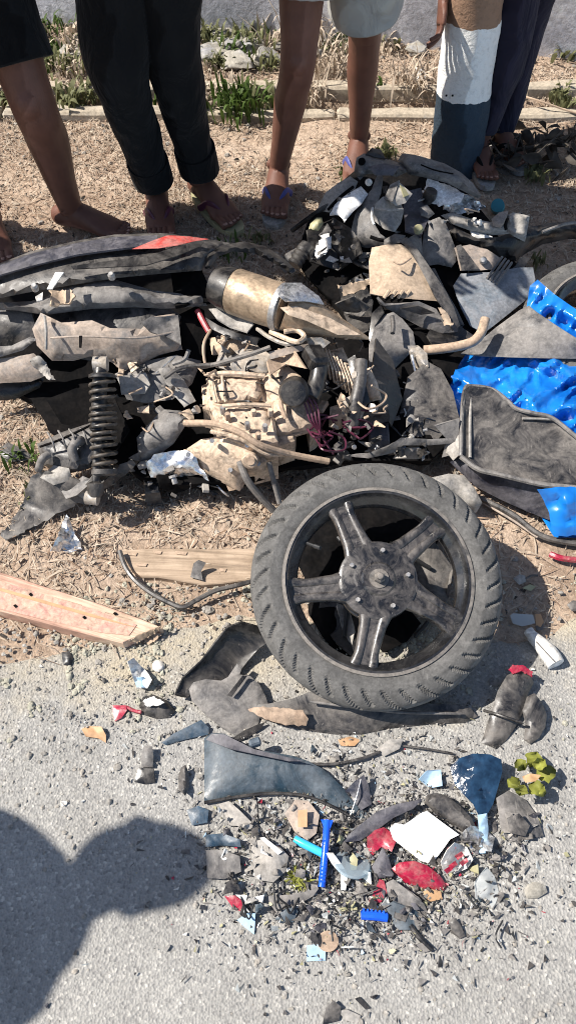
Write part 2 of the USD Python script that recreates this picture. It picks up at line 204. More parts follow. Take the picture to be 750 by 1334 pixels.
# ------------------------------------------------------------------ shapes
def resample(pts, step, closed=True):
    out = []; n = len(pts)
    for i in range(n if closed else n - 1):
        a, b = pts[i], pts[(i + 1) % n]; k = max(1, int(np.hypot(*(b - a)[:2]) / step))
        for j in range(k): out.append(a + (b - a) * j / k)
    if not closed: out.append(pts[-1])
    return np.array(out)
def panel(pts, z=None, thick=.3, bulge=0.0, dent=.0, step=None, lip=0.0, lipw=5, seed=1, rag=0.0, freq=.04, tilt=None, ridge=False):
    """A moulded sheet of real thickness. pts: outline as (photo x, y[, height in cm]); heights, thickness, bulge and dents in cm."""
    rng = np.random.default_rng(seed); pts = np.array([(*p, z) if len(p) == 2 else p for p in pts], float)
    pts[:, 2] /= 100
    area = abs(Polygon(pts[:, :2]).area); step = step or max(1.6, min(6, math.sqrt(area) / 9))
    b = resample(pts, step)
    if rag: b[:, :2] += rng.normal(0, rag, (len(b), 2))
    poly = Polygon(b[:, :2]).buffer(0)
    x0, y0, x1, y1 = poly.bounds
    gx, gy = np.meshgrid(np.arange(x0, x1, step), np.arange(y0, y1, step)); g = np.c_[gx.ravel(), gy.ravel()] + rng.uniform(-.3, .3, (gx.size, 2)) * step
    inner = poly.buffer(-step * .55); g = g[shapely.contains_xy(inner, g[:, 0], g[:, 1])] if not inner.is_empty else g[:0]
    q = np.vstack([b[:, :2], g]); tri = Delaunay(q).simplices
    c = q[tri].mean(1); big = poly.buffer(.05); tri = tri[shapely.contains_xy(big, c[:, 0], c[:, 1])]
    A = np.c_[b[:, :2], np.ones(len(b))]; co = np.linalg.lstsq(A, b[:, 2], rcond=None)[0]; res = b[:, 2] - A @ co
    w = 1 / (((q[:, None] - b[None, :, :2]) ** 2).sum(-1) + 1e-3); zz = np.c_[q, np.ones(len(q))] @ co + (w * res).sum(1) / w.sum(1)
    dist = np.array(shapely.distance(shapely.boundary(poly), shapely.points(q))); dist[:len(b)] = 0; mx = max(dist.max(), 1e-6)
    zz += .55 * bulge / 100 * np.sin(np.clip(dist / mx, 0, 1) * math.pi / 2)
    if lip: zz -= lip / 100 * (1 - np.clip(dist / lipw, 0, 1)) ** 2
    if dent:
        qq = np.c_[q * freq, np.full(len(q), seed * 3.7)]; k = meshkit.fbm(qq, 3, seed)
        att = np.clip(dist / 18, .15, 1) if ridge else 1
        if ridge:      # long sharp creases of a thin sheet, in two directions
            k = 0
            for an_, sc_, am_ in ((.5, 1.0, .6), (-.75, 1.5, .42), (1.3, 3.2, .16)):
                ca, sa_ = math.cos(an_), math.sin(an_); wob = 9 * (meshkit.noise(np.c_[q * .03, np.full(len(q), an_)], seed) - .5)[:, None]
                u_ = np.c_[(q[:, :1] * ca + q[:, 1:] * sa_) * .3 + wob * .3, (-q[:, :1] * sa_ + q[:, 1:] * ca) + wob, np.full((len(q), 1), seed + an_)] * freq * sc_
                k = k + am_ * (1 - np.abs(meshkit.noise(u_, seed) - .5) * 2.4)
            k = k - .25
        else:      # folds: the highest of a few tilted planes
            dr = np.random.default_rng(seed + 900).normal(size=(7, 3)); ext = max(np.ptp(q[:, 0]), np.ptp(q[:, 1])); qn = (q - q.mean(0)) / ext
            k = .45 * k + .55 * (np.abs(qn @ dr[0, :2] * 1.6 + .25 * dr[0, 2]) + np.abs(qn @ dr[1, :2] * 1.6 + .25 * dr[1, 2]) - np.abs(qn @ dr[2, :2] * 1.3))
        zz += dent / 100 * (k - .5) * 2 * att
    zz = np.maximum(zz, .006)
    V = P(q[:, 0], q[:, 1], zz)
    fn = np.cross(V[tri[:, 1]] - V[tri[:, 0]], V[tri[:, 2]] - V[tri[:, 0]])
    view = np.array([0, 0, CAM_H]) - V[tri].mean(1); flip = (fn * view).sum(1) < 0; tri[flip] = tri[flip][:, ::-1]; fn[flip] *= -1
    N = np.zeros_like(V)
    for k in range(3): np.add.at(N, tri[:, k], fn)
    N /= np.maximum(np.linalg.norm(N, axis=1, keepdims=True), 1e-12)
    B = V - N * thick / 100; n = len(V)
    e = np.vstack([tri[:, [0, 1]], tri[:, [1, 2]], tri[:, [2, 0]]]); es = set(map(tuple, e)); rim = np.array([(a, c_) for a, c_ in es if (c_, a) not in es])
    side = np.vstack([np.c_[rim[:, 1], rim[:, 0], rim[:, 0] + n], np.c_[rim[:, 1], rim[:, 0] + n, rim[:, 1] + n]])
    return trimesh.Trimesh(np.vstack([V, B]), np.vstack([tri, tri[:, ::-1] + n, side]), process=False)
def spline(p, n):
    p = np.asarray(p, float)
    if len(p) == 2: return p[0] + (p[1] - p[0]) * np.linspace(0, 1, n)[:, None]
    q = np.vstack([2 * p[0] - p[1], p, 2 * p[-1] - p[-2]]); out = []
    for t in np.linspace(0, len(p) - 1 - 1e-9, n):
        i = int(t); u = t - i; a, b, c, d = q[i:i + 4]
        out.append(.5 * (2 * b + (c - a) * u + (2 * a - 5 * b + 4 * c - d) * u * u + (3 * b - 3 * c + d - a) * u ** 3))
    return np.array(out)
def sweep(c, r, sides=8, ref=None, r2=None, phase=0):
    """Closed skin round the line c with half-widths r (along ref) and r2."""
    c = np.asarray(c, float); n = len(c); r = np.broadcast_to(r, n); r2 = r if r2 is None else np.broadcast_to(r2, n)
    t = np.gradient(c, axis=0); t /= np.maximum(np.linalg.norm(t, axis=1, keepdims=True), 1e-9)
    u = np.array(ref, float) if ref is not None else (np.array([0, 0, 1.0]) if abs(t[0][2]) < .9 else np.array([1.0, 0, 0]))
    V = []; a = np.linspace(0, 2 * math.pi, sides, endpoint=False) + phase
    for i in range(n):
        w = u - t[i] * (u @ t[i]); w /= max(np.linalg.norm(w), 1e-9); s = np.cross(t[i], w)
        if ref is None: u = w
        V.append(c[i] + np.outer(np.cos(a), w) * r[i] + np.outer(np.sin(a), s) * r2[i])
    V = np.vstack(V + [c[:1], c[-1:]]); F = []
    for i in range(n - 1):
        for j in range(sides):
            k = (j + 1) % sides; p, q, x, y = i * sides + j, i * sides + k, (i + 1) * sides + j, (i + 1) * sides + k
            F += [(p, q, y), (p, y, x)]
    for j in range(sides):
        k = (j + 1) % sides; F += [(n * sides, k, j), (n * sides + 1, (n - 1) * sides + j, (n - 1) * sides + k)]
    return trimesh.Trimesh(V, np.array(F), process=False)
def tube(pts, r, n=None, sides=7):
    """A pipe or cable through photo spots (x, y, height cm); r in cm."""
    pts = np.array(pts, float); w = P(pts[:, 0], pts[:, 1], pts[:, 2] / 100)
    return sweep(spline(w, n or max(2, 6 * (len(pts) - 1))), r / 100, sides)
def lathe(a, b, prof, sides=24):
    """Turned shape on the axis from world a to b: prof = (fraction along, radius m)."""
    a, b = np.asarray(a, float), np.asarray(b, float)
    c = np.array([a + (b - a) * t for t, _ in prof]); d = (b - a) / np.linalg.norm(b - a); ref = np.cross(d, [0.3, .2, 1]); ref /= np.linalg.norm(ref); s = np.cross(d, ref)
    ang = np.linspace(0, 2 * math.pi, sides, endpoint=False); V = [c[i] + (np.outer(np.cos(ang), ref) + np.outer(np.sin(ang), s)) * max(p[1], 1e-5) for i, p in enumerate(prof)]
    n = len(prof); V = np.vstack(V + [c[:1], c[-1:]]); F = []
    for i in range(n - 1):
        for j in range(sides):
            k = (j + 1) % sides; F += [(i * sides + j, i * sides + k, (i + 1) * sides + k), (i * sides + j, (i + 1) * sides + k, (i + 1) * sides + j)]
    for j in range(sides):
        k = (j + 1) % sides; F += [(n * sides, k, j), (n * sides + 1, (n - 1) * sides + j, (n - 1) * sides + k)]
    return trimesh.Trimesh(V, np.array(F), process=False)
def rot(yaw=0, pitch=0, roll=0):
    return trimesh.transformations.euler_matrix(math.radians(roll), math.radians(pitch), math.radians(yaw), 'sxyz')[:3, :3]
def rbox(c, size, yaw=0, pitch=0, roll=0, bev=.002):
    s = np.array(size) / 2; pts = []
    bev = min(bev, s.min() * .6)
    for a in (-1, 1):
        for b in (-1, 1):
            for d in (-1, 1):
                for k in range(3):
                    e = s - bev; e[k] = s[k]; pts.append(e * (a, b, d))
    h = trimesh.convex.convex_hull(np.array(pts)); return trimesh.Trimesh(h.vertices @ rot(yaw, pitch, roll).T + np.asarray(c), h.faces, process=False)
def block(pts, z1, z0=0.0, ch=.3):
    """A solid with a flat bevelled top of the given outline (photo spots at height z1 cm) and upright sides down to z0 cm."""
    w = P(np.array(pts, float)[:, 0], np.array(pts, float)[:, 1], z1 / 100)[:, :2]; poly = Polygon(w)
    if not poly.exterior.is_ccw: w = w[::-1]
    d1 = w - np.roll(w, 1, 0); d2 = np.roll(w, -1, 0) - w; nn = []
    for a, b in zip(d1, d2):
        na = np.array([-a[1], a[0]]) / max(np.linalg.norm(a), 1e-9); nb = np.array([-b[1], b[0]]) / max(np.linalg.norm(b), 1e-9); m = na + nb; m /= max(np.linalg.norm(m), .3); nn.append(m)
    ins = w + np.array(nn) * ch / 100; n = len(w)
    v2, f2 = trimesh.creation.triangulate_polygon(Polygon(ins), engine='earcut')
    idx = [int(np.argmin(((ins - p) ** 2).sum(1))) for p in v2]; top = np.array([[idx[i] for i in t] for t in f2])
    V = np.vstack([np.c_[w, np.full(n, z0 / 100)], np.c_[w, np.full(n, (z1 - ch) / 100)], np.c_[ins, np.full(n, z1 / 100)]]); F = []
    for k in range(2):
        for j in range(n):
            a, b = k * n + j, k * n + (j + 1) % n; F += [(a, b, b + n), (a, b + n, a + n)]
    tt = top + 2 * n; nz = np.cross(V[tt[:, 1]] - V[tt[:, 0]], V[tt[:, 2]] - V[tt[:, 0]])[:, 2]; tt[nz < 0] = tt[nz < 0][:, ::-1]
    return trimesh.Trimesh(V, np.vstack([F, tt, tt[:, ::-1] - 2 * n]), process=False)
def rock(c, r, seed, squash=.5, sub=3):
    s = trimesh.creation.icosphere(subdivisions=sub); v = np.array(s.vertices); rng = np.random.default_rng(seed)
    for _ in range(11):
        d = rng.normal(size=3); d /= np.linalg.norm(d); k = rng.uniform(.42, .8); h = v @ d; v = v - np.outer(np.maximum(h - k, 0), d)
    v *= (1 + .45 * (meshkit.fbm(v * 2.6 + seed, 4, seed) - .5))[:, None] * np.array([rng.uniform(.8, 1.3), rng.uniform(.8, 1.2), squash]) * r
    a = rng.uniform(0, 6.28); R = rot(math.degrees(a)); v = v @ R.T
    return trimesh.Trimesh(v + np.asarray(c) + [0, 0, -v[:, 2].min() * .85], s.faces, process=False)
def manifold(m):
    v, f = vf(m); M = m3.Manifold(m3.Mesh(np.asarray(v, np.float32), np.asarray(f, np.uint32)))
    return M if M.volume() > 0 else m3.Manifold(m3.Mesh(np.asarray(v, np.float32), np.asarray(f[:, ::-1], np.uint32)))
def fuse(ms, it=6):
    """One continuous smoothed skin from overlapping closed shapes."""
    t = m3.Manifold.batch_boolean([manifold(m) for m in ms], m3.OpType.Add); v, f = vf(t.refine_to_length(.012) if it else t)
    t = trimesh.Trimesh(v, f, process=True); trimesh.smoothing.filter_taubin(t, lamb=.5, nu=.53, iterations=it) if it else None
    return t

# ------------------------------------------------------------------ the setting: ground, road, kerbs, drain, wall
def axis(lo, hi, f0, f1, step, far):
    mid = np.arange(f0, f1 + step / 2, step); a = f0 - np.geomspace(step * 2, f0 - lo, far)[::-1]; b = f1 + np.geomspace(step * 2, hi - f1, far)
    return np.concatenate([a, mid, b])
def road_edge(x):
    x = np.asarray(x, float); return .80 + .06 * x + .12 * (meshkit.fbm(np.stack([x * 4, x * 0 + 4.2, x * 0], -1), 5, 3) - .5) * 2
def soil_h(x, y):
    p = np.stack([x * 4, y * 4, x * 0], -1); far = np.clip((np.hypot(x, y - 2) - 6) / 4, 0, 1)
    h = .03 * (meshkit.fbm(p, 4, 8) - .5) + .012 * (meshkit.fbm(p * 5, 3, 9) - .5)
    h = h * np.clip((y - road_edge(x)) / .35, 0, 1) * (1 - far) - .004
    ditch = np.exp(-((y - 2.955) / .035) ** 4); h = h * (1 - ditch) - .09 * ditch * (np.abs(x) < 12)
    h = h + np.clip((y - 3.05) / .5, 0, 1) * .03 * (y < 6)
    return h
xs, ys = axis(-80, 80, -2.4, 2.4, .022, 14), axis(-80, 80, .5, 4.0, .022, 14)
X, Y = np.meshgrid(xs, ys); Z = soil_h(X, Y)
i = np.arange(len(ys) - 1)[:, None] * len(xs) + np.arange(len(xs) - 1); i = i.ravel()
quads = np.vstack([np.c_[i, i + 1, i + len(xs) + 1], np.c_[i, i + len(xs) + 1, i + len(xs)]])
single('ground', (np.c_[X.ravel(), Y.ravel(), Z.ravel()], quads), 'soil', 'dry bare soil verge covered with straw and debris', 'ground', kind='structure', smooth=True)
rx = axis(-80, 80, -2.0, 2.0, .02, 12); edge = road_edge(rx); rows = np.array([0, .015, .05, .12, .3, .6, 1.0, 2, 8, 30, 80])
V = np.array([[x, e - r, .004 if r > 0 else -.006] for r in rows for x, e in zip(rx, edge)]); n = len(rx)
F = [t for k in range(len(rows) - 1) for j in range(n - 1) for t in ((k * n + j, (k + 1) * n + j, (k + 1) * n + j + 1), (k * n + j, (k + 1) * n + j + 1, k * n + j + 1))]
single('road', (V, np.array(F)), 'asphalt', 'sunlit dusty grey asphalt road with broken edge', 'road', kind='structure', smooth=True)

def kerb(name, label, yc, w, h, x0, x1, length, seed):
    rng = random.Random(seed); t = T(name, label, 'kerb', (0, yc, 0)); x = x0
    while x < x1:
        L = length * rng.uniform(.8, 1.2); hh = h + rng.uniform(-.008, .008); m = rbox((x + L / 2, yc + rng.uniform(-.006, .006), hh / 2 - .045), (L - .008, w, hh + .09), yaw=rng.uniform(-.5, .5), bev=.008).subdivide().subdivide()
        v = np.array(m.vertices); v += ((meshkit.fbm(v * 22, 4, seed) - .5) * .03)[:, None]; t.add('kerb_stone', (v, m.faces), 'kerb_concrete'); x += L
kerb('drain_kerb', 'low concrete edge on the near side of the weedy drain', 2.885, .06, .024, -2.2, 2.6, .55, 5)
kerb('drain_kerb', 'low concrete edge on the far side of the weedy drain', 3.035, .05, .04, -2.3, 2.7, .8, 6)
wall = T('plaster_wall', 'long stained grey plaster wall behind the verge', 'wall', (0, 3.5, 0))
w0, w1 = np.array([-5.0, 4.09]), np.array([2.6, 3.08]); gx, gz = np.meshgrid(np.linspace(0, 1, 160), np.linspace(0, 1, 30))
wx = w0[0] + gx * 7.6; wy = w0[1] + gx * (w1[1] - w0[1]); wz = gz * 1.9 - .1; off = .05 * (meshkit.fbm(np.stack([wx * 2, wz * 2, 0 * wx], -1), 4, 2) - .5)
A = np.c_[wx.ravel(), (wy + off).ravel(), wz.ravel()]; B = A + [0, .2, 0]; nx, nz = 160, 30
i = (np.arange(nz - 1)[:, None] * nx + np.arange(nx - 1)).ravel(); q = np.vstack([np.c_[i, i + 1, i + nx + 1], np.c_[i, i + nx + 1, i + nx]]); N_ = len(A)
wall.add('wall_body', (np.vstack([A, B]), np.vstack([q, q[:, ::-1] + N_])), 'old_plaster', smooth=True)
wall.add('coping', rbox((-1.2, 3.685, 1.84), (7.68, .27, .08), yaw=math.degrees(math.atan2(w1[1] - w0[1], 7.6)), bev=.01), 'kerb_concrete')

# pole with painted bands, leaning a little
pole = T('painted_pole', 'thick concrete pole with brown, white and dark blue painted bands', 'pole', P(593, 216))
p0 = P(593, 216); p1 = P(617, 3, .5); up = (p1 - p0) / np.linalg.norm(p1 - p0)
c = np.array([p0 + up * t for t in np.concatenate([[-.3], np.linspace(0, 1.1, 45), np.linspace(1.3, 7, 12)])])
m = sweep(c, np.linspace(.086, .078, len(c)), 40); v = np.array(m.vertices); ax = c[np.clip(np.searchsorted(c[:, 2], v[:, 2]), 0, len(c) - 1)]
d = v - ax; d[:, 2] = 0; d /= np.maximum(np.linalg.norm(d, axis=1, keepdims=True), 1e-6); v += d * ((meshkit.fbm(v * 16, 4, 4) - .5) * .014)[:, None]
pole.add('shaft', (v, m.faces), 'pole_paint', smooth=True)
m = sweep(np.array([p0 + up * t for t in np.linspace(.455, .545, 14)]), .089, 40); v = np.array(m.vertices); v += d[:1] * 0 + ((meshkit.fbm(v * 20, 4, 9) - .5) * .022)[:, None]
for s in (-1, 1): pole.add('paint_chip', rbox(P(585 + 4 * s, 123, .28) + np.array([0, -.004, 0]), (.006, .004, .006)), 'void_black')

# ------------------------------------------------------------------ people
def person(name, label, legs, pelvis, height=1.66, face=(0, -1, 0), low=None, low_mat='cloth_black', low_kind='trousers', shirt='cloth_shirt', skin='skin', arms=None, sandals=('foam_sole', 'cloth_black'), leg_w=(.085, .085), knee_w=.075, hem_w=.07, cuff=None, k=1.0, lean=(0, 0), head_off=(0, 0), leg_k=1.0):
    """legs: (hip, knee, ankle, toe direction) each; one continuous skin with feet, toes, hands and face; clothes and sandals are its parts."""
    pelvis = np.asarray(pelvis, float); f = np.array(face, float); lat = np.cross(f, [0, 0, 1.0]); Z = np.array([0, 0, 1.0])
    t = T(name, label, 'person', (pelvis[0], pelvis[1], 0)); H = height; ln = np.array([lean[0], lean[1], 0])
    at = lambda h: pelvis + Z * (h - pelvis[2]) + ln * max(0, (h - pelvis[2]))
    sh, nk, hd = at(H * .82), at(H * .87) + np.array([*head_off, 0]) * .5, at(H * .935) + f * .01 + np.array([*head_off, 0])
    tor = [pelvis - Z * .1, pelvis, at(H * .60), at(H * .72), sh - Z * .01, sh + Z * .035, nk, hd]
    parts = [sweep(spline(tor, 30), np.interp(np.linspace(0, 7, 30), range(8), np.array([.12, .155, .13, .155, .165, .09, .056, .06]) * k), 20, ref=lat, r2=np.interp(np.linspace(0, 7, 30), range(8), np.array([.09, .11, .095, .112, .085, .06, .056, .06]) * k))]
    hm = trimesh.creation.icosphere(subdivisions=3, radius=1); hv = np.array(hm.vertices); hv[:, 1] *= 1; low_ = hv[:, 2] < 0
    hw = np.c_[hv[:, 0] * .074 * (1 - .22 * np.clip(-hv[:, 2], 0, 1)), hv[:, 1] * .092, hv[:, 2] * .115]
    R = np.stack([lat, f, Z], 1); parts.append((hd + (hw * k) @ R.T, hm.faces))
    face_at = lambda a, b, c_: hd + (lat * a + f * b + Z * c_) * k
    parts.append(sweep(spline([face_at(0, .08, .025), face_at(0, .105, -.012), face_at(0, .085, -.03)], 8), np.linspace(.008, .017, 8) * k, 8))
    for s in (-1, 1): parts.append(sweep(spline([face_at(s * .07, 0, .03), face_at(s * .083, -.012, 0), face_at(s * .072, 0, -.03)], 7), .012 * k, 8))
    parts.append(sweep(spline([face_at(-.024, .078, -.055), face_at(0, .09, -.056), face_at(.024, .078, -.055)], 7), .009 * k, 8))
    arms = arms or [[sh + lat * s * .17 * k, sh + lat * s * .22 * k - Z * .27 * k - f * .02, sh + lat * s * .12 * k - Z * .25 * k + f * .2 * k] for s in (-1, 1)]
    for s, (a, e, w) in zip((-1, 1), arms):
        a, e, w = map(np.asarray, (a, e, w))
        parts.append(sweep(spline([sh + lat * s * .08 * k, a, (a + e) / 2, e, (e + w) / 2, w], 26), np.interp(np.linspace(0, 5, 26), range(6), np.array([.06, .054, .044, .038, .036, .026]) * k), 14))
        d = (w - e) / np.linalg.norm(w - e); pn = np.cross(d, f); pn = f - d * (f @ d); pn /= np.linalg.norm(pn); sd_ = np.cross(d, pn)
        parts.append(sweep(spline([w - d * .02, w + d * .03 * k, w + d * .09 * k], 9), np.linspace(.026, .04, 9) * k, 12, ref=pn, r2=np.linspace(.02, .014, 9) * k))
        for q, (L, o) in enumerate(((.07, -.029), (.08, -.01), (.075, .010), (.058, .028))):
            b0 = w + d * .082 * k + pn * o * k; parts.append(sweep(spline([b0 - d * .02, b0 + d * L * .45 * k, b0 + d * L * .8 * k - sd_ * s * .012, b0 + d * L * k - sd_ * s * .03], 10), np.linspace(.0092, .0068, 10) * k, 8))
        b0 = w + d * .03 * k + pn * .02 * k; parts.append(sweep(spline([b0, b0 + d * .03 * k + pn * .03 * k, b0 + d * .065 * k + pn * .036 * k], 8), np.linspace(.013, .008, 8) * k, 8))
    cl, cuffs, soles, nails = [], [], [], []
    for hip, knee, ank, toe in legs:
        hip, knee, ank = (np.asarray(z_, float) for z_ in (hip, knee, ank)); toe = np.array([toe[0], toe[1], 0.]); toe /= np.linalg.norm(toe)
        c_ = spline([hip, hip * .5 + knee * .5, knee, knee * .66 + ank * .34 - f * .012, knee * .3 + ank * .7, ank, ank - Z * .035], 46); L = np.linspace(0, 6, 46)
        parts.append(sweep(c_, np.interp(L, [0, 1, 1.7, 2, 2.5, 3, 4, 5, 6], np.array([.088, .074, .059, .057, .055, .057, .043, .035, .037]) * k * leg_k), 18))
        for cc_, rr_ in ((knee + f * .03 * k * leg_k + Z * .012, .036), (ank + np.cross(toe, Z) * .03 * k * leg_k + Z * .012, .0155), (ank - np.cross(toe, Z) * .03 * k * leg_k + Z * .012, .0155), (knee * .68 + ank * .32 - f * .022, .047)):
            ball = trimesh.creation.icosphere(subdivisions=2, radius=rr_ * k * leg_k); parts.append((np.array(ball.vertices) * [1, 1, 1.25 if rr_ < .04 else 2.0] + cc_, ball.faces))
        g = np.array([ank[0], ank[1], 0]); lt = np.cross(toe, Z); base = .02 if sandals else .004
        fz = lambda a, h: g + toe * a * k + Z * (h + base)
        parts.append(sweep(spline([fz(-.062, .03), fz(-.04, .034), fz(.01, .045), fz(.06, .036), fz(.11, .025), fz(.15, .017)], 20), np.interp(np.linspace(0, 5, 20), range(6), np.array([.02, .032, .034, .037, .046, .042]) * k), 16, ref=lt, r2=np.interp(np.linspace(0, 5, 20), range(6), np.array([.022, .033, .044, .034, .022, .014]) * k)))
        side = 1 if (lt @ (ank - pelvis)) < 0 else -1
        for q, (o, L_, r_) in enumerate(((.031, .062, .0125), (.012, .064, .0095), (-.004, .058, .0088), (-.02, .05, .0082), (-.034, .04, .008))):
            b0 = fz(.135, .014) + lt * o * side * k; parts.append(sweep(spline([b0 - toe * .03, b0 + toe * L_ * .45 * k + Z * .006, b0 + toe * L_ * .8 * k - Z * .002], 9), r_ * k, 9))
            nl = trimesh.creation.icosphere(subdivisions=1); nails.append(b0 + toe * L_ * .74 * k + Z * r_ * .86 * k + (np.array(nl.vertices) * np.array([r_ * .62, r_ * .75, .0025]) * k) @ np.stack([lt, toe, Z]))
        if sandals: soles.append((g, toe, lt, side))
        if low is not None:
            end = low if np.isscalar(low) else low[len(cl) // 1 if len(cl) < 2 else 1]
            path = [hip + Z * .02, hip * .5 + knee * .5, knee, knee * .5 + ank * .5, ank]; fine = spline(path, 60); fine = fine[fine[:, 2] > end]
            h = np.linspace(0, 1, len(fine)); rad = np.interp(h, [0, .35, .65, 1], [leg_w[0] + .02, leg_w[1], knee_w, hem_w]) * k
            m_ = sweep(fine, rad, 22); v = np.array(m_.vertices); v += ((meshkit.fbm(v * np.array([14, 14, 7]) + 3, 3, 5) - .5) * .022)[:, None] * (v - fine[np.argmin(((v[:, None] - fine[None]) ** 2).sum(-1), 1)]) / .07
            cl.append((v, m_.faces))
            if cuff: cuffs.append(sweep(np.vstack([fine[-7:], fine[-1:] - Z * .012]), np.r_[np.full(7, rad[-1] + .012), rad[-1] + .006], 22))
    body = fuse(parts); t.add('body', body, skin, smooth=True)
    for nv in nails: t.add('toenail', (nv, trimesh.creation.icosphere(subdivisions=1).faces), 'nail', smooth=True)
    if low is not None:
        top = [pelvis - Z * .09, pelvis - Z * .02, pelvis + Z * .09 + ln * .09]; cl.append(sweep(spline(top, 10), np.linspace(.16, .16, 10) * k, 22, ref=lat, r2=np.array([.115] * 10) * k)); tr = t.add(low_kind, fuse(cl, 4), low_mat, smooth=50)
        for m_ in cuffs: t.add('cuff', m_, low_mat, parent=tr, smooth=50)
    s_ = [sweep(spline([pelvis + Z * .02, at(H * .6), at(H * .72), sh - Z * .01, sh + Z * .038], 24), np.interp(np.linspace(0, 4, 24), range(5), np.array([.172, .16, .18, .18, .095]) * k), 22, ref=lat, r2=np.interp(np.linspace(0, 4, 24), range(5), np.array([.125, .122, .13, .1, .075]) * k))]
    for s, (a, e, w) in zip((-1, 1), arms):
        a, e = np.asarray(a), np.asarray(e); s_.append(sweep(spline([sh + lat * s * .08 * k, a, a * .35 + e * .65], 14), np.linspace(.075, .06, 14) * k, 16))
    t.add('shirt', fuse(s_, 5), shirt, smooth=50)
    hair = trimesh.creation.icosphere(subdivisions=3, radius=1); v = np.array(hair.vertices); keep = v[:, 2] * .9 - v[:, 1] * .55 > .02; fidx = keep[hair.faces].all(1)
    t.add('hair', (hd + Z * .012 + (np.c_[v[:, 0] * .082, v[:, 1] * .1 - .006, v[:, 2] * .118] * (1 + .05 * meshkit.noise(v * 9)[:, None]) * k) @ R.T, hair.faces[fidx]), 'hair', smooth=True)
    for s in (-1, 1):
        e = trimesh.creation.icosphere(subdivisions=2, radius=.0115 * k); t.add('eye', (np.array(e.vertices) + face_at(s * .031, .079, .012), e.faces), 'eye', smooth=True)
    for g, toe, lt, side in soles:
        a = np.linspace(0, 2 * math.pi, 28, endpoint=False); x = .075 + .135 * np.cos(a); w = (.036 + .012 * np.clip(x / .2, 0, 1)) * np.sign(np.sin(a)) * np.abs(np.sin(a)) ** .7
        out = [(g + toe * X_ * k + lt * W_ * k)[:2] for X_, W_ in zip(x, w)]; po = Polygon(out); e = trimesh.creation.extrude_polygon(po, .018, engine='earcut'); e.vertices[:, 2] += .004
        so = t.add('sandal', e, sandals[0])
        for sgn in (-1, 1): t.add('strap', sweep(spline([g + toe * .15 * k + Z * .022, g + toe * .10 * k + lt * sgn * .03 * k + Z * .066, g + toe * .045 * k + lt * sgn * .044 * k + Z * .028], 12), .011 * k, 8, r2=.005), sandals[1], parent=so)
    return t
zf = lambda p, z: np.array([p[0], p[1], z])
# man at the left edge in dark shorts, barefoot
a1 = zf(P(98, 296), .075); k1 = P(42, 132, .47); a2 = zf(P(-8, 300), .075); k2 = P(-75, 128, .47)
person('person', 'barefoot person at the left edge in black knee shorts', [(P(-50, -130, .86), k1, a1, (.95, -.3)), (P(-125, -135, .86), k2, a2, (.3, -.9))],
       (P(-85, -150, .9)), low=(.555, .555), low_mat='cloth_black', low_kind='shorts', sandals=None, knee_w=.088, hem_w=.092, shirt='cloth_grey', k=1.02)
# person in black trousers
a1 = zf(P(207, 275), .085); k1 = P(155, 95, .5); a2 = zf(P(266, 266), .085); k2 = P(226, 80, .5)
person('person', 'person in long black trousers with turned up hems', [(P(140, -140, .88), k1, a1, (.15, -.9)), (P(200, -140, .88), k2, a2, (.55, -.8))],
       (P(170, -165, .93)), low=(.10, .115), low_mat='cloth_black', leg_w=(.095, .09), knee_w=.069, hem_w=.05, cuff=True, shirt='cloth_navy', sandals=('khaki_plastic', 'cable_maroon'))
# person in grey shorts and flip-flops
a1 = zf(P(363, 250), .085); k1 = P(388, 80, .49); a2 = zf(P(465, 212), .085); k2 = P(475, 42, .46)
person('person', 'person in pale grey shorts and blue flip flops', [(P(400, -150, .86), k1, a1, (-.08, -1)), (P(475, -150, .86), k2, a2, (-.1, -1))],
       (P(440, -165, .9)), low=(.645, .535), leg_k=.83, low_mat='cloth_grey', low_kind='shorts', leg_w=(.1, .11), knee_w=.105, hem_w=.105, sandals=('foam_sole', 'strap_blue'), shirt='cloth_navy')
# young person in navy trousers behind the pole
Yd = 2.72; foot = zf(P(619, 212), .07); k1 = np.array([.665, 2.63, .36]); foot2 = zf(P(645, 196), .07); k2 = np.array([.74, 2.76, .38])
person('person', 'young person in navy trousers half hidden behind the painted pole', [((.66, 2.68, .62), k1, foot, (.1, -1)), ((.75, 2.74, .62), k2, foot2, (.4, -.9))],
       (.665, 2.74, .68), height=1.3, low=(.1, .06), low_mat='cloth_navy', leg_w=(.1, .095), knee_w=.085, hem_w=.055, shirt='cloth_shirt', k=.82,
       arms=[[(.50, 2.72, 1.04), (.455, 2.7, .82), P(578, -8, .53)], [(.83, 2.74, 1.04), (.88, 2.72, .82), (.88, 2.7, .62)]], sandals=('foam_sole', 'cloth_black'))
# neighbour just outside the left edge
person('person', 'bystander left of the barefoot person, outside the left edge', [((-1.42, 1.98, .88), (-1.42, 1.98, .48), (-1.42, 1.98, .08), (.3, -.9)), ((-1.58, 2.02, .88), (-1.58, 2.0, .48), (-1.58, 2.02, .08), (.1, -1))],
       (-1.5, 2.0, .94), height=1.7, low=(.1, .1), low_mat='cloth_navy', hem_w=.06, shirt='cloth_shirt')
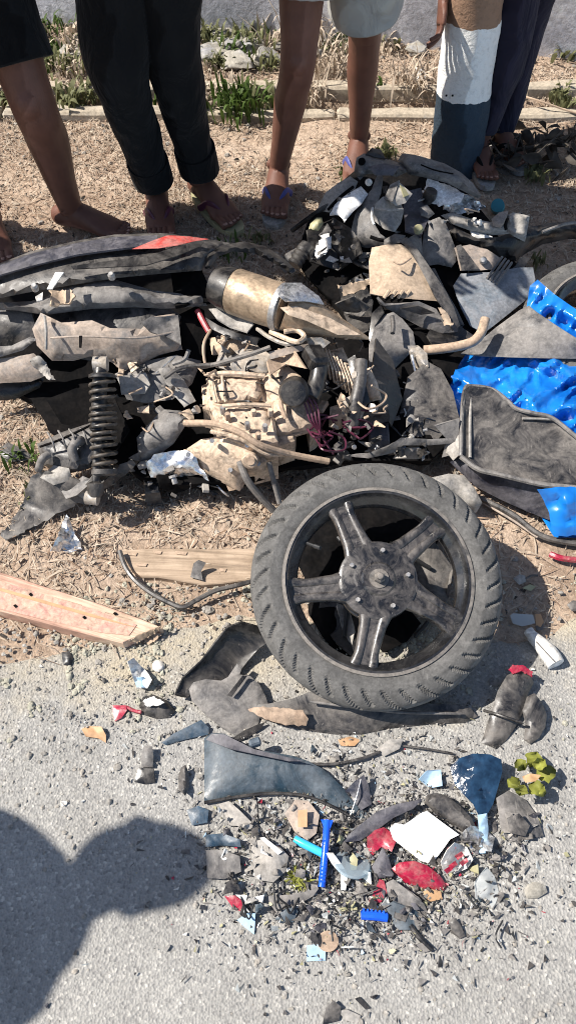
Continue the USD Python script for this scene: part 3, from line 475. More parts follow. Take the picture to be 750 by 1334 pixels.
# bystander out of the frame whose shadow falls on the road
person('person', 'bystander left of the wreck whose shadow lies on the road', [((-1.6, .15, .86), (-1.58, .15, .47), (-1.6, .13, .08), (1, .1)), ((-1.6, .32, .86), (-1.57, .34, .47), (-1.6, .36, .08), (1, 0))],
       (-1.6, .25, .92), height=1.64, face=(1, 0, 0), low=(.1, .1), low_mat='cloth_navy', hem_w=.075, shirt='cloth_shirt', lean=(.04, .03), head_off=(.02, .1), k=.92,
       arms=[[(-1.6, .40, 1.27), (-1.58, .46, 1.02), (-1.5, .43, .83)], [(-1.6, .12, 1.27), (-1.56, .07, 1.05), (-1.5, .09, .83)]])

# ------------------------------------------------------------------ ground cover: straw, gravel, stones, weeds
R = np.random.default_rng(11)
def blades(c, yaw, L, w, lift, curl, rng, tilt=.25):
    """Thin bent straws, four triangles each."""
    n = len(c); d = np.stack([np.cos(yaw), np.sin(yaw), np.zeros(n)], -1); s = np.stack([-np.sin(yaw), np.cos(yaw), rng.uniform(-tilt, tilt, n)], -1) * (w / 2)[:, None]; up = np.array([0, 0, 1.0])
    a = c - d * (L / 2)[:, None]; m = c + s * (curl / np.maximum(w, 1e-4))[:, None] + up * lift[:, None]; b = c + d * (L / 2)[:, None] + up * (lift * rng.uniform(-.6, 1.6, n))[:, None]
    b[:, 2] = np.maximum(b[:, 2], c[:, 2]); V = np.stack([a - s, a + s, m - s, m + s, b - s * .3, b + s * .3], 1).reshape(-1, 3)
    f = np.array([(0, 2, 3), (0, 3, 1), (2, 4, 5), (2, 5, 3)]); return V, (f[None] + 6 * np.arange(n)[:, None, None]).reshape(-1, 3)
def on_soil(n, spread=1.0):
    x = R.uniform(-1.9, 2.0, n); y = .45 + 3.1 * R.random(n) ** 1.0; k = (y - road_edge(x)) / .3
    ok = (R.random(n) < np.clip(.12 + k, 0, 1)) & (y > road_edge(x) - .18) & (np.abs(y - 2.96) > .02)
    cl = meshkit.fbm(np.stack([x * 3, y * 3, x * 0], -1), 3, 21); ok &= R.random(n) < np.clip((cl - .2) * 2.6 * spread, .2, 1)
    x, y = x[ok], y[ok]; return np.stack([x, y, np.maximum(soil_h(x, y), np.where(y < road_edge(x), .004, -1))], -1)
for name, mat, n, l0, l1, w0_, w1_ in (('dry_straw', 'straw_pale', 110000, .01, .065, .001, .003), ('dry_straw', 'straw_brown', 36000, .01, .06, .0012, .004)):
    c = on_soil(n); k = len(c); L = l0 + (l1 - l0) * R.random(k) ** 2.2
    m = blades(c + np.array([0, 0, .003]), R.uniform(0, 6.28, k), L, R.uniform(w0_, w1_, k), R.uniform(0, .012, k), R.uniform(-.004, .004, k), R)
    single(name, m, mat, 'pale dry straw strewn over the soil' if mat == 'straw_pale' else 'brown dead grass bits strewn over the soil', 'straw', kind='stuff', smooth=False)
c = on_soil(22000, 1.2); k = len(c)       # broad chips: dead leaves and bark
m = blades(c + np.array([0, 0, .004]), R.uniform(0, 6.28, k), R.uniform(.005, .018, k), R.uniform(.003, .008, k), R.uniform(.001, .006, k), R.uniform(-.002, .002, k), R, .8)
single('leaf_litter', m, 'straw_pale', 'small dry leaf and bark chips on the soil', 'leaf litter', kind='stuff', smooth=False)
c = on_soil(5000, 1.2); k = len(c)
m = blades(c + np.array([0, 0, .004]), R.uniform(0, 6.28, k), R.uniform(.006, .02, k), R.uniform(.003, .008, k), R.uniform(.001, .006, k), R.uniform(-.002, .002, k), R, .8)
single('leaf_litter', m, 'leaf_dead', 'dark dead leaf scraps on the soil', 'leaf litter', kind='stuff', smooth=False)
def pebbles(name, c, r, mat, label):
    base = trimesh.creation.icosphere(subdivisions=1); bv = np.array(base.vertices); n = len(c)
    s = R.uniform(.6, 1.35, (n, 1, 3)) * np.array([1, 1, .7]); j = 1 + .45 * (R.random((n, len(bv), 1)) - .5); v = bv[None] * s * j * r[:, None, None] + (c + np.stack([0 * r, 0 * r, r * .25], -1))[:, None]
    single(name, (v.reshape(-1, 3), (base.faces[None] + len(bv) * np.arange(n)[:, None, None]).reshape(-1, 3)), mat, label, 'gravel', kind='stuff', smooth=False)
def on_road(n, power=1.0):
    x = R.uniform(-.75, .75, n); y = -.02 + .98 * R.random(n) ** power; ok = y < road_edge(x) + .1; cl = meshkit.fbm(np.stack([x * 4, y * 4, x * 0], -1), 3, 33); ok &= R.random(n) < np.clip((cl - .3) * 3, .1, 1) * np.clip(.25 + y, 0, 1)
    return np.stack([x[ok], y[ok], np.full(ok.sum(), .004)], -1)
c = on_road(5500, .7); pebbles('gravel', c, .0012 + .0035 * R.random(len(c)) ** 3, 'pebble', 'loose pale gravel on the asphalt')
c = on_road(900, .6); pebbles('gravel', c, .0015 + .0055 * R.random(len(c)) ** 3, 'grit', 'darker grit and small stones on the asphalt')
c = on_soil(3500, 1.5); pebbles('gravel', c, .002 + .008 * R.random(len(c)) ** 3, 'pebble', 'small stones lying in the dry soil')
k_ = 5200; x = R.uniform(-.75, .85, k_); y = road_edge(x) + R.normal(-.03, .075, k_); cl = meshkit.fbm(np.stack([x * 7, y * 7, x * 0], -1), 3, 41); ok = (cl > .46) & (R.random(k_) < .9)
c = np.stack([x[ok], y[ok], np.where(y[ok] < road_edge(x[ok]), .004, soil_h(x[ok], y[ok]))], -1); pebbles('gravel', c, .0018 + .006 * R.random(len(c)) ** 2.2, 'edge_grit', 'greenish grey grit along the ragged road edge')
def weed(x, y, h, n, mat, label, spread=.6, seed=0, w=.008, group=None, z=0, cat='weed', name='weed'):
    """A tuft: many thin arching leaves from one root."""
    r = np.random.default_rng(seed + 100); root = P(x, y, z); vs = []
    for k in range(n):
        a = r.uniform(0, 6.28); L = h * r.uniform(.5, 1.1); out = np.array([math.cos(a), math.sin(a), 0]) * L * spread * r.uniform(.3, 1); b0 = root + np.array([*r.normal(0, h * .3, 2), 0])
        c = spline([b0, b0 + out * .45 + [0, 0, L * .6], b0 + out + [0, 0, L * r.uniform(.35, 1)]], 5); ww = w * r.uniform(.6, 1.3); sd_ = np.array([-math.sin(a), math.cos(a), .2]) * ww
        wd = np.array([.35, .9, 1, .7, .05]); V = np.vstack([c - sd_ * wd[:, None], c + sd_ * wd[:, None]]); vs.append((V, np.array([t for j in range(4) for t in ((j, j + 1, j + 6), (j, j + 6, j + 5))])))
    return single(name, cat_(vs), mat, label, cat, group, smooth=True)
weed(312, 150, .14, 120, 'leaf_green', 'fresh green weed tuft growing in front of the drain kerb', seed=1, w=.0055)
weed(255, 150, .09, 50, 'leaf_dull', 'small dull weed at the near kerb just right of the black trousers', seed=2)
weed(95, 140, .1, 60, 'leaf_dull', 'olive weed tuft at the kerb left of the black trousers', seed=3)
weed(30, 138, .09, 50, 'leaf_dull', 'weed at the kerb behind the barefoot person', seed=4)
weed(30, 600, .07, 26, 'leaf_green', 'thin green grass tuft left of the coil spring', seed=5, w=.004)
weed(42, 655, .05, 20, 'leaf_dull', 'pale grass tuft beside the torn mudguard tip', seed=6, w=.004)
weed(300, 335, .07, 34, 'leaf_green', 'green grass tuft under the black grab rail', seed=7, w=.004)
weed(338, 318, .06, 26, 'leaf_dull', 'dry grass tuft in front of the blue flip flop', seed=8, w=.004)
weed(455, 232, .06, 30, 'leaf_green', 'little weed at the bare ankle behind the handlebar', seed=9, w=.005)
weed(500, 205, .06, 40, 'leaf_dull', 'low weed patch left of the painted pole', seed=10, w=.006)
weed(695, 232, .06, 60, 'leaf_dull', 'low sunlit weed strip in front of the dead branch', seed=11, w=.005)
weed(640, 72, .12, 60, 'leaf_dull', 'yellow green weed at the foot of the wall right of the pole', seed=12)
weed(735, 76, .08, 50, 'leaf_dull', 'weed at the wall foot near the right edge', seed=13)
weed(700, 345, .04, 30, 'leaf_dull', 'grass tuft above the half hidden tyre', seed=14, w=.004)
for k, (x, y, h, lab) in enumerate(((430, 100, .2, 'tangled dry bush left of the grey shorts leg'), (415, 60, .24, 'dry twiggy bush between the two bare legs'), (540, 120, .14, 'dry grass clump left of the white pole band'), (400, 135, .12, 'dry grass clump at the kerb beside the bare shin'))):
    weed(x, y, h, 90, 'straw_pale', lab, spread=.9, seed=30 + k, w=.003, cat='dry bush', name='dry_bush')
wr = np.random.default_rng(5)
for k in range(34):
    x = wr.uniform(245, 360) if k < 20 else wr.uniform(50, 115); y = wr.uniform(40, 100); weed(x, y, wr.uniform(.05, .13), 34, wr.choice(['leaf_dull', 'straw_pale', 'leaf_dull', 'leaf_green']), 'scrubby weed growing between the rubble stones', seed=200 + k, group='weeds in the rubble', w=.005)
for k in range(64):          # weeds along the drain and wall foot
    x = wr.uniform(-20, 770); y = wr.choice([140, 128, 70, 60, 55, 48]) + wr.uniform(-6, 6)
    weed(x, y, wr.uniform(.05, .12), 26, wr.choice(['leaf_dull', 'leaf_dull', 'leaf_green', 'straw_pale']), 'low scrubby weed along the drain and the foot of the wall', seed=60 + k, group='weeds by drain and wall', w=.006)
for k in range(46):          # rubble at the wall foot
    x = wr.uniform(255, 350) if k < 22 else wr.uniform(60, 560); y = wr.uniform(45, 92) if k < 22 else wr.uniform(48, 86)
    g = P(x, y); single('rubble_stone', rock((g[0], g[1], soil_h(g[0], g[1])), wr.uniform(.025, .07) if k < 22 else wr.uniform(.015, .05), k), 'stone', 'bluish grey rubble stone heaped near the foot of the wall', 'stone', 'rubble stones by the wall')
for x, y, r, lab in ((95, 78, .075, 'large pale stone behind the black trousers'), (545, 100, .04, 'white stone in the straw left of the pole'), (305, 88, .07, 'large flat grey stone on top of the rubble')):
    g = P(x, y); single('stone', rock((g[0], g[1], 0), r, int(x)), 'white_plastic' if r < .05 else 'stone', lab, 'stone')
# dead branch lying in the shade at the right
br = T('dead_branch', 'dead branch with shrivelled dark leaves lying right of the pole', 'branch', P(700, 205)); rb = np.random.default_rng(3)
main = [tube([(640, 210, 3), (668, 196, 6), (700, 190, 10), (745, 176, 9), (790, 165, 8)], .7)]
for k in range(14):
    t0 = rb.random(); x = 650 + 120 * t0; main.append(tube([(x, 206 - 28 * t0, 6), (x + rb.uniform(-18, 18), 188 - 20 * t0 + rb.uniform(-14, 20), 9 + rb.uniform(-3, 6)), (x + rb.uniform(-28, 28), 185 - 20 * t0 + rb.uniform(-25, 28), 7 + rb.uniform(-5, 9))], .3, sides=5))
br.add('stem', cat_(main), 'leaf_dead')
for k in range(70):
    x, y = rb.uniform(640, 765), rb.uniform(165, 222); g = P(x, y, rb.uniform(.01, .13)); L = rb.uniform(.03, .07); a = rb.uniform(0, 6.28); u = np.array([math.cos(a), math.sin(a), rb.uniform(-.7, .7)]); s = np.cross(u, rb.normal(size=3)); s /= np.linalg.norm(s); W = L * .3
    cc = np.array([g + u * L * q + np.array([0, 0, -.02 * q * q]) for q in (0, .35, .7, 1)]); wd = np.array([.1, 1, .8, .05]); nn = np.cross(u, s)
    V = np.vstack([cc - s * W * wd[:, None] + nn * W * .4 * wd[:, None], cc, cc + s * W * wd[:, None] + nn * W * .4 * wd[:, None]]); F = np.array([q for b in (0, 4) for j in range(3) for q in ((b + j, b + j + 1, b + j + 5), (b + j, b + j + 5, b + j + 4))])
    br.add('leaf', (V, F), 'leaf_dead', smooth=True)
single('twig', tube([(665, 120, 4), (700, 130, 5), (735, 142, 3), (770, 152, 2)], .35), 'cable_tan', 'long thin tan twig lying across the drain right of the pole', 'twig')

# ------------------------------------------------------------------ wheels
def frame_of(n, spin):
    n = np.asarray(n, float); n /= np.linalg.norm(n); u = np.cross([0, 1.0, 0], n); u /= np.linalg.norm(u); w = np.cross(n, u); a = math.radians(spin)
    return np.stack([u * math.cos(a) + w * math.sin(a), -u * math.sin(a) + w * math.cos(a), n], 1)
def wheel(name, label, c, nrm, spin, full=True, group=None):
    """Cast five-spoke scooter wheel: tyre with cut tread, rim, twisted spokes, hub and brake drum."""
    t = T(name, label, 'wheel', (c[0], c[1], 0)); M = frame_of(nrm, spin); W = lambda v: np.asarray(v) @ M.T + c
    na, nb = 760, 48; th = np.linspace(0, 2 * math.pi, na, endpoint=False); ph = np.linspace(-2.55, 2.55, nb)
    TH, PH = np.meshgrid(th, ph, indexing='ij'); ro, rr = .206, .040
    rad = rr * (1 + .06 * np.cos(2 * PH)); q = (TH * 38 / (2 * math.pi) + np.abs(PH) * 1.05 + .12 * np.sin(PH * 3)) % 1
    cut = np.clip(1.5 - np.abs(q - .5) / .09, 0, 1) * np.clip((1.38 - np.abs(PH)) / .1, 0, 1) * np.clip((np.abs(PH) - .1) / .1, 0, 1)
    alt = ((TH * 38 / (2 * math.pi) + np.abs(PH) * 1.05) // 1) % 2; cut *= np.where(alt > .5, 1, np.clip((np.abs(PH) - .5) / .1, 0, 1))
    ring = .0012 * (np.abs(np.abs(PH) - 1.5) < .06) + .001 * (np.abs(np.abs(PH) - 1.95) < .05)
    rad = rad - .006 * np.minimum(cut * 1.6, 1) + ring + .0012 * (meshkit.fbm(np.stack([np.cos(TH) * 9, np.sin(TH) * 9, PH * 3], -1), 3, 2) - .5)
    r = ro + rad * np.cos(PH); z = rad * np.sin(PH) * .92; V = np.stack([r * np.cos(TH), r * np.sin(TH), z], -1).reshape(-1, 3)
    i = (np.arange(na)[:, None] * nb + np.arange(nb - 1)).ravel(); j = (i + nb) % (na * nb); F = np.vstack([np.c_[i, j, j + 1], np.c_[i, j + 1, i + 1]])
    t.add('tyre', (W(V), F), 'rubber', smooth=30)
    def ringm(prof, k=96):
        a = np.linspace(0, 2 * math.pi, k, endpoint=False); p = np.array(prof); m_ = len(p); V = np.stack([np.outer(np.cos(a), p[:, 0]), np.outer(np.sin(a), p[:, 0]), np.outer(np.ones(k), p[:, 1])], -1).reshape(-1, 3); F = []
        for x in range(k):
            for y in range(m_):
                A, B, C, D = x * m_ + y, x * m_ + (y + 1) % m_, ((x + 1) % k) * m_ + (y + 1) % m_, ((x + 1) % k) * m_ + y; F += [(A, D, C), (A, C, B)]
        return W(V), np.array(F)
    t.add('rim', ringm([(.186, .031), (.183, .034), (.176, .033), (.172, .026), (.166, .02), (.158, .012), (.156, 0), (.158, -.012), (.166, -.02), (.172, -.026), (.176, -.033), (.186, -.031), (.176, -.02), (.170, 0), (.176, .02)]), 'rim_black', smooth=30)
    t.add('rim_lip', ringm([(.187, .032), (.1865, .0345), (.1805, .0355), (.1805, .033)]), 'rim_dust', smooth=30)
    for k in range(5):
        a = k * 2 * math.pi / 5; dirv = np.array([math.cos(a), math.sin(a), 0]); tn = np.array([-math.sin(a), math.cos(a), 0])
        c_ = np.array([dirv * (.045 + s_ * .128) + tn * (.010 * (1 - s_) - .004) + np.array([0, 0, .020 - .008 * s_]) for s_ in np.linspace(0, 1, 10)])
        wv = np.interp(np.linspace(0, 1, 10), [0, .3, .75, 1], [.052, .036, .03, .04])
        m_ = sweep(c_ - np.array([0, 0, .003]), wv, 4, ref=tn, r2=np.full(10, .014), phase=math.pi / 4); sp = t.add('spoke', (W(m_.vertices), m_.faces), 'spoke_gloss', smooth=30)
        for sg in (-1, 1):
            g = sweep(c_ + np.outer(wv, tn) * sg * .46 + np.array([0, 0, .0035]), wv * .3, 8, ref=tn, r2=np.full(10, .0085)); t.add('spoke_rail', (W(g.vertices), g.faces), 'spoke_gloss', parent=sp, smooth=50)
    L = lambda a, b, pr, s=40: lathe(W([0, 0, a]), W([0, 0, b]), pr, s)
    t.add('hub', L(-.03, .04, [(0, .066), (.6, .078), (.82, .077), (.88, .07), (.9, .05), (.94, .046), (.95, .034), (1, .03)]), 'spoke_gloss', smooth=35)
    nut = t.add('axle_nut', L(.038, .056, [(0, .011), (.8, .011), (1, .009)], 6), 'rim_dust', smooth=20); t.add('axle', L(.05, .066, [(0, .0065), (.9, .0065), (1, .005)], 12), 'rim_dust', parent=nut)
    t.add('washer', L(.0385, .0425, [(0, .019), (1, .019)], 24), 'rim_dust')
    t.add('brake_drum', L(-.06, -.028, [(0, .06), (.1, .07), (.9, .072), (1, .066)]), 'alloy_grey', smooth=35)
    if full:
        for k in range(5):
            a = (k + .5) * 2 * math.pi / 5; t.add('hub_bolt', lathe(W([.058 * math.cos(a), .058 * math.sin(a), .032]), W([.058 * math.cos(a), .058 * math.sin(a), .04]), [(0, .005), (1, .0045)], 6), 'steel')
        v0 = np.array([.16 * math.cos(.6), .16 * math.sin(.6), .01]); t.add('valve', lathe(W(v0), W(v0 * [.8, .8, 3]), [(0, .004), (.6, .0035), (.62, .005), (1, .0045)], 10), 'cable_black')
    return t
wc = P(490, 759, .155); vd = np.array([0, 0, CAM_H]) - wc; vd /= np.linalg.norm(vd); upi = np.array([0, ST, CT]); rti = np.array([1.0, 0, 0])
wheel('loose_wheel', 'complete black five spoke wheel in the foreground, leaning on the wreck', wc, vd + upi * .20 + rti * .13, 117)
wc2 = P(802, 426, .06); wheel('loose_wheel', 'second tyre showing only its treaded edge at the right edge above the blue tarp', wc2, np.array([-.03, -.10, 1]), 20, full=False)

# ------------------------------------------------------------------ rear half of the wrecked scooter
S = T('scooter_wreck', 'crushed rear half of a scooter on its side with coil spring, muffler and engine', 'scooter', P(230, 520))
rw = np.random.default_rng(77)
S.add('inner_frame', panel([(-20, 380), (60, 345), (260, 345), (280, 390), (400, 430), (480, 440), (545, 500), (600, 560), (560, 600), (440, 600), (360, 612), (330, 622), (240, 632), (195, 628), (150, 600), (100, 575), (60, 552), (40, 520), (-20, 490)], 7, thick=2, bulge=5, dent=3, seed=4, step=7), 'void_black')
cw = S.add('tail_cowl', panel([(-25, 352, 30), (40, 327, 32), (100, 313, 33), (150, 305, 34), (210, 303, 34), (255, 308, 33), (300, 316, 31), (283, 328, 31), (268, 346, 32), (262, 352, 33), (200, 357, 34), (150, 362, 34), (100, 370, 33), (50, 378, 31), (0, 388, 29), (-25, 392, 28)], thick=.4, bulge=2.6, dent=.5, lip=1.2, seed=2, freq=.02), 'dark_plastic')
S.add('cowl_ridge', panel([(-22, 353, 32.5), (40, 330, 34.5), (100, 316, 35.5), (150, 308, 36), (205, 306, 36), (205, 318, 37), (150, 324, 37), (100, 331, 36), (40, 346, 34.5), (-22, 364, 32.5)], thick=.5, bulge=.6, dent=.3, seed=3), 'navy_black', cw)
S.add('decal', panel([(172, 324, 37.9), (196, 314, 37.5), (218, 306, 36.9), (246, 307.5, 36.2), (272, 311, 35), (252, 314, 35.8), (232, 319, 37.1), (206, 323, 37.9)], thick=.1, dent=.2, bulge=.2, seed=5), 'red_decal', cw)
S.add('stripe', panel([(92, 346, 36.6), (160, 337, 37.2), (190, 334, 37.4), (230, 320, 37.4), (266, 314, 36), (262, 320, 36), (230, 333, 37.2), (190, 345, 37.2), (95, 350, 36.4)], thick=.25, seed=6), 'black_plastic', cw)
S.add('reflector_strip', panel([(72, 354, 37), (83, 354, 37), (68, 376, 36), (61, 376, 36)], thick=.3, seed=6), 'white_plastic', cw)
for x, y in ((45, 372), (145, 357)):
    bb = P(x, y, .365); S.add('cowl_bolt', lathe(bb - [0, 0, .01], bb + np.array([0, -.004, .006]), [(0, .008), (.7, .008), (1, .005)], 12), 'steel', cw)
S.add('side_strip', panel([(-20, 395, 27), (40, 392, 28), (62, 386, 29), (75, 374, 31), (120, 365, 32), (150, 364, 32), (200, 378, 31), (262, 385, 29), (270, 398, 27), (215, 402, 28), (176, 400, 28), (120, 402, 28), (60, 410, 27), (20, 404, 26), (-20, 402, 25)], thick=.4, bulge=2, dent=.8, lip=1, seed=7), 'grey_plastic')
S.add('broken_bracket', panel([(66, 378, 33), (92, 376, 33), (98, 385, 32), (88, 396, 32), (66, 398, 32)], thick=.5, dent=.8, rag=1.2, seed=8), 'beige_dust_panel')
S.add('white_clip', panel([(46, 386, 33), (56, 380, 33), (55, 390, 32.5), (48, 392, 32.5)], thick=.5, seed=8), 'white_plastic')
S.add('rear_fender', panel([(55, 405, 24), (120, 400, 26), (180, 398, 26), (222, 400, 25), (236, 412, 23), (230, 455, 20), (190, 470, 19), (120, 470, 18), (60, 460, 18)], thick=.4, bulge=2, dent=.6, seed=9), 'dark_plastic')
S.add('seat_tray', panel([(42, 428, 25), (53, 407, 27), (80, 420, 28), (120, 417, 29), (143, 427, 29), (184, 428, 28), (200, 412, 28), (228, 408, 27), (237, 455, 24), (208, 462, 23), (188, 472, 22), (160, 484, 21), (146, 472, 22), (118, 464, 22), (95, 470, 20), (68, 470, 19), (48, 450, 21)], thick=.5, bulge=2.2, dent=1.6, lip=1, seed=10, freq=.03), 'dusty_grey_tan')
S.add('tray_rib', tube([(58, 412, 29), (60, 430, 28.5), (60, 455, 25)], .35), 'pale_grey_plastic'); S.add('tray_rib', tube([(66, 440, 29), (110, 438, 31), (180, 440, 30), (230, 432, 28)], .25), 'dusty_grey_tan')
S.add('tray_slot', panel([(103, 437, 32.2), (107, 437, 32.2), (106, 452, 31.4), (103, 452, 31.4)], thick=.3), 'void_black')
S.add('tray_flap', panel([(184, 420, 30), (196, 412, 30), (212, 412, 30), (232, 410, 29), (236, 448, 27), (216, 438, 28), (196, 432, 29)], thick=.35, dent=.8, seed=12), 'grey_plastic')
S.add('torn_strip', panel([(-20, 452, 18), (15, 450, 19), (40, 438, 20), (48, 442, 20), (30, 456, 18), (0, 465, 17), (-20, 466, 16)], thick=.4, bulge=1, dent=.5, seed=13), 'grey_plastic')
S.add('torn_strip', panel([(-20, 470, 15), (20, 464, 16), (44, 460, 17), (60, 474, 15), (58, 490, 13), (40, 497, 12), (-20, 500, 11)], thick=.4, bulge=1.4, dent=.8, seed=14), 'dusty_grey_tan')
S.add('torn_strip', panel([(-20, 498, 9), (30, 498, 9), (58, 492, 10), (52, 505, 8), (20, 520, 6), (-20, 524, 5)], thick=.4, bulge=1, seed=15), 'black_plastic')
S.add('battery_box', panel([(-20, 404, 22), (40, 404, 22), (48, 430, 19), (40, 448, 17), (0, 456, 15), (-20, 456, 15)], thick=1, bulge=1, dent=1, seed=16), 'black_plastic')
S.add('curled_bracket', panel([(38, 470, 20), (50, 462, 21), (62, 474, 20), (66, 486, 18), (72, 495, 17), (62, 494, 17), (50, 482, 18)], thick=.4, bulge=1, dent=.8, rag=.6, seed=17), 'pale_grey_plastic')
# black grab rail and its bracket
S.add('grab_rail', panel([(266, 347, 33), (271, 331, 33), (288, 319, 32), (318, 314, 31), (346, 320, 29), (372, 338, 27), (386, 352, 25), (380, 356, 25), (356, 342, 27), (332, 330, 29), (304, 327, 31), (284, 334, 32), (275, 350, 32)], thick=1.2, bulge=.8, lip=.5, seed=18), 'black_plastic')
S.add('frame_plate', panel([(228, 412, 24), (256, 398, 24), (266, 404, 23), (270, 432, 21), (268, 466, 18), (246, 476, 18), (236, 456, 20)], thick=.5, bulge=.5, seed=19), 'void_black')
S.add('frame_plate', panel([(222, 352, 29), (262, 350, 29), (272, 372, 27), (275, 392, 26), (228, 398, 27)], thick=1, bulge=1, dent=1, seed=20), 'void_black')
# muffler
ma, mb = P(302, 378, .31), P(372, 402, .31)
mf = S.add('muffler', lathe(ma, mb, [(0, .044), (.03, .051), (.06, .053), (.5, .0535), (.9, .052), (1, .049)], 40), 'muffler_metal', smooth=35)
S.add('muffler_band', lathe(ma + (mb - ma) * .86, ma + (mb - ma) * .97, [(0, .054), (.1, .0555), (.9, .0555), (1, .054)], 40), 'steel', mf)
S.add('muffler_cap', lathe(ma + (ma - mb) * .36, ma + (mb - ma) * .03, [(0, .030), (.1, .042), (.6, .05), (1, .0525)], 32), 'black_plastic', mf)
S.add('muffler_nose', lathe(mb, P(480, 441, .25), [(0, .049), (.15, .047), (.5, .03), (.85, .012), (1, .003)], 30), 'muffler_metal', mf)
S.add('heat_shield', panel([(362, 384, 37), (370, 368, 37), (392, 368, 36), (415, 385, 34), (422, 396, 33), (398, 392, 35), (372, 392, 37)], thick=.25, bulge=.6, dent=.3, seed=21), 'foil', mf)
S.add('heat_shield', panel([(365, 400, 35.5), (385, 398, 35), (430, 414, 32), (470, 436, 28.5), (440, 436, 30), (400, 418, 33), (375, 410, 34.5)], thick=.25, bulge=.7, dent=.3, seed=22), 'alloy_tan', mf)
S.add('exhaust_bracket', panel([(272, 402, 24), (296, 400, 27), (320, 408, 27), (330, 422, 26), (322, 432, 25), (300, 425, 25), (282, 415, 25)], thick=.4, dent=.6, bulge=.8, seed=23), 'pale_grey_plastic')
S.add('exhaust_bracket', panel([(266, 412, 24), (285, 424, 25), (315, 436, 25), (338, 440, 24), (334, 450, 23), (300, 440, 24), (275, 428, 24)], thick=.4, seed=24), 'black_plastic')
# coil spring and damper
sa, sb = P(133, 490, .25), P(136, 612, .12); ax = sb - sa; ul = ax / np.linalg.norm(ax); e1 = np.cross(ul, [0, 0, 1.0]); e1 /= np.linalg.norm(e1); e2 = np.cross(ul, e1)
sh_ = S.add('shock_absorber', lathe(P(131, 474, .262), P(124, 648, .09), [(0, .012), (.04, .015), (.1, .017), (.5, .017), (.52, .009), (.88, .009), (.9, .02), (.97, .017), (1, .012)], 24), 'black_plastic')
t_ = np.linspace(0, 1, 420); turns = 12.5; pitchv = t_ + .045 * np.sin(t_ * 2 * math.pi) * .6 + .008 * np.sin(t_ * 23); a = t_ * turns * 2 * math.pi; rad = .0245 + .0025 * np.sin(t_ * 3.1) + .0012 * np.sin(t_ * 17)
S.add('coil_spring', sweep(sa + np.outer(pitchv, ax) + (np.outer(np.cos(a), e1) + np.outer(np.sin(a), e2)) * rad[:, None], (.0044, .0044)[0], 8), 'spring_black', sh_, smooth=True)
S.add('spring_seat', lathe(sa - ul * .006, sa + ul * .004, [(0, .024), (.3, .03), (1, .03)], 28), 'black_plastic', sh_); S.add('spring_seat', lathe(sb - ul * .002, sb + ul * .014, [(0, .029), (.7, .029), (1, .02)], 28), 'dark_plastic', sh_)
S.add('damper_eye', lathe(P(112, 648, .085), P(128, 650, .085), [(0, .015), (1, .015)], 20), 'alloy_grey', sh_); S.add('damper_eye', lathe(P(122, 474, .262), P(140, 474, .262), [(0, .017), (1, .017)], 20), 'alloy_grey', sh_)
# torn mudguard, air box and brackets at lower left
S.add('mudguard', panel([(0, 698, 1), (30, 655, 3), (40, 620, 6), (62, 612, 8), (95, 622, 8), (120, 640, 7), (150, 610, 8), (172, 598, 9), (178, 604, 8), (150, 630, 6), (110, 655, 4), (84, 664, 3), (58, 678, 2), (8, 704, 1)], thick=.4, dent=1.6, bulge=.6, rag=1.3, seed=25, step=5), 'dark_plastic')
S.add('air_box', panel([(48, 578, 11), (80, 563, 13), (120, 550, 15), (132, 556, 15), (136, 600, 11), (110, 612, 9), (85, 618, 8), (56, 606, 8)], thick=1, bulge=2, dent=.5, lip=1.5, seed=26), 'dark_plastic')
S.add('air_box_seam', tube([(52, 582, 13.5), (80, 572, 15.5), (120, 553, 17)], .28), 'void_black')
for k in range(5): S.add('air_box_clip', tube([(62 + 14 * k, 563 - 2 * k, 14.5), (68 + 14 * k, 574 - 3 * k, 16.5), (72 + 14 * k, 588 - 3 * k, 14)], .25, sides=5), 'grey_plastic')
S.add('hose_elbow', tube([(98, 600, 12), (94, 585, 14), (100, 575, 15), (106, 574, 14)], 1.1, sides=12), 'grey_plastic'); S.add('hose_elbow', tube([(50, 612, 9), (55, 598, 12), (64, 592, 12)], .9, sides=12), 'grey_plastic')
S.add('bracket', panel([(52, 622, 8), (70, 606, 10), (90, 610, 10), (94, 625, 9), (70, 632, 8)], thick=.4, bulge=1.5, dent=1, seed=27), 'pale_grey_plastic')
S.add('bracket', panel([(80, 640, 6), (108, 620, 9), (122, 626, 9), (100, 645, 7), (86, 650, 6)], thick=.4, bulge=.6, dent=1, seed=28), 'grey_plastic')
S.add('bracket', panel([(100, 645, 7), (122, 618, 11), (132, 628, 10), (112, 652, 6)], thick=.4, dent=1, seed=29), 'pale_grey_plastic')
S.add('curved_plate', panel([(168, 598, 9), (180, 590, 11), (178, 570, 13), (190, 556, 15), (205, 540, 17), (214, 533, 18), (236, 535, 18), (248, 543, 17), (238, 560, 15), (226, 578, 12), (208, 592, 10), (188, 602, 8)], thick=.4, bulge=2, dent=.6, lip=.8, seed=30), 'grey_plastic')
S.add('swing_plate', panel([(150, 488, 19), (190, 470, 21), (230, 462, 22), (262, 470, 20), (250, 500, 17), (225, 520, 16), (190, 525, 15), (165, 520, 15)], thick=.4, bulge=1.2, dent=1.4, seed=31), 'grey_plastic')
S.add('swing_plate', panel([(155, 490, 21), (190, 485, 21), (196, 500, 20), (188, 512, 19), (158, 514, 18)], thick=.4, dent=.8, seed=32), 'pale_grey_plastic')
S.add('swing_plate', panel([(205, 480, 22), (222, 478, 22), (240, 495, 20), (255, 522, 17), (240, 530, 17), (222, 510, 19)], thick=.4, dent=.8, bulge=.5, seed=33), 'pale_grey_plastic')
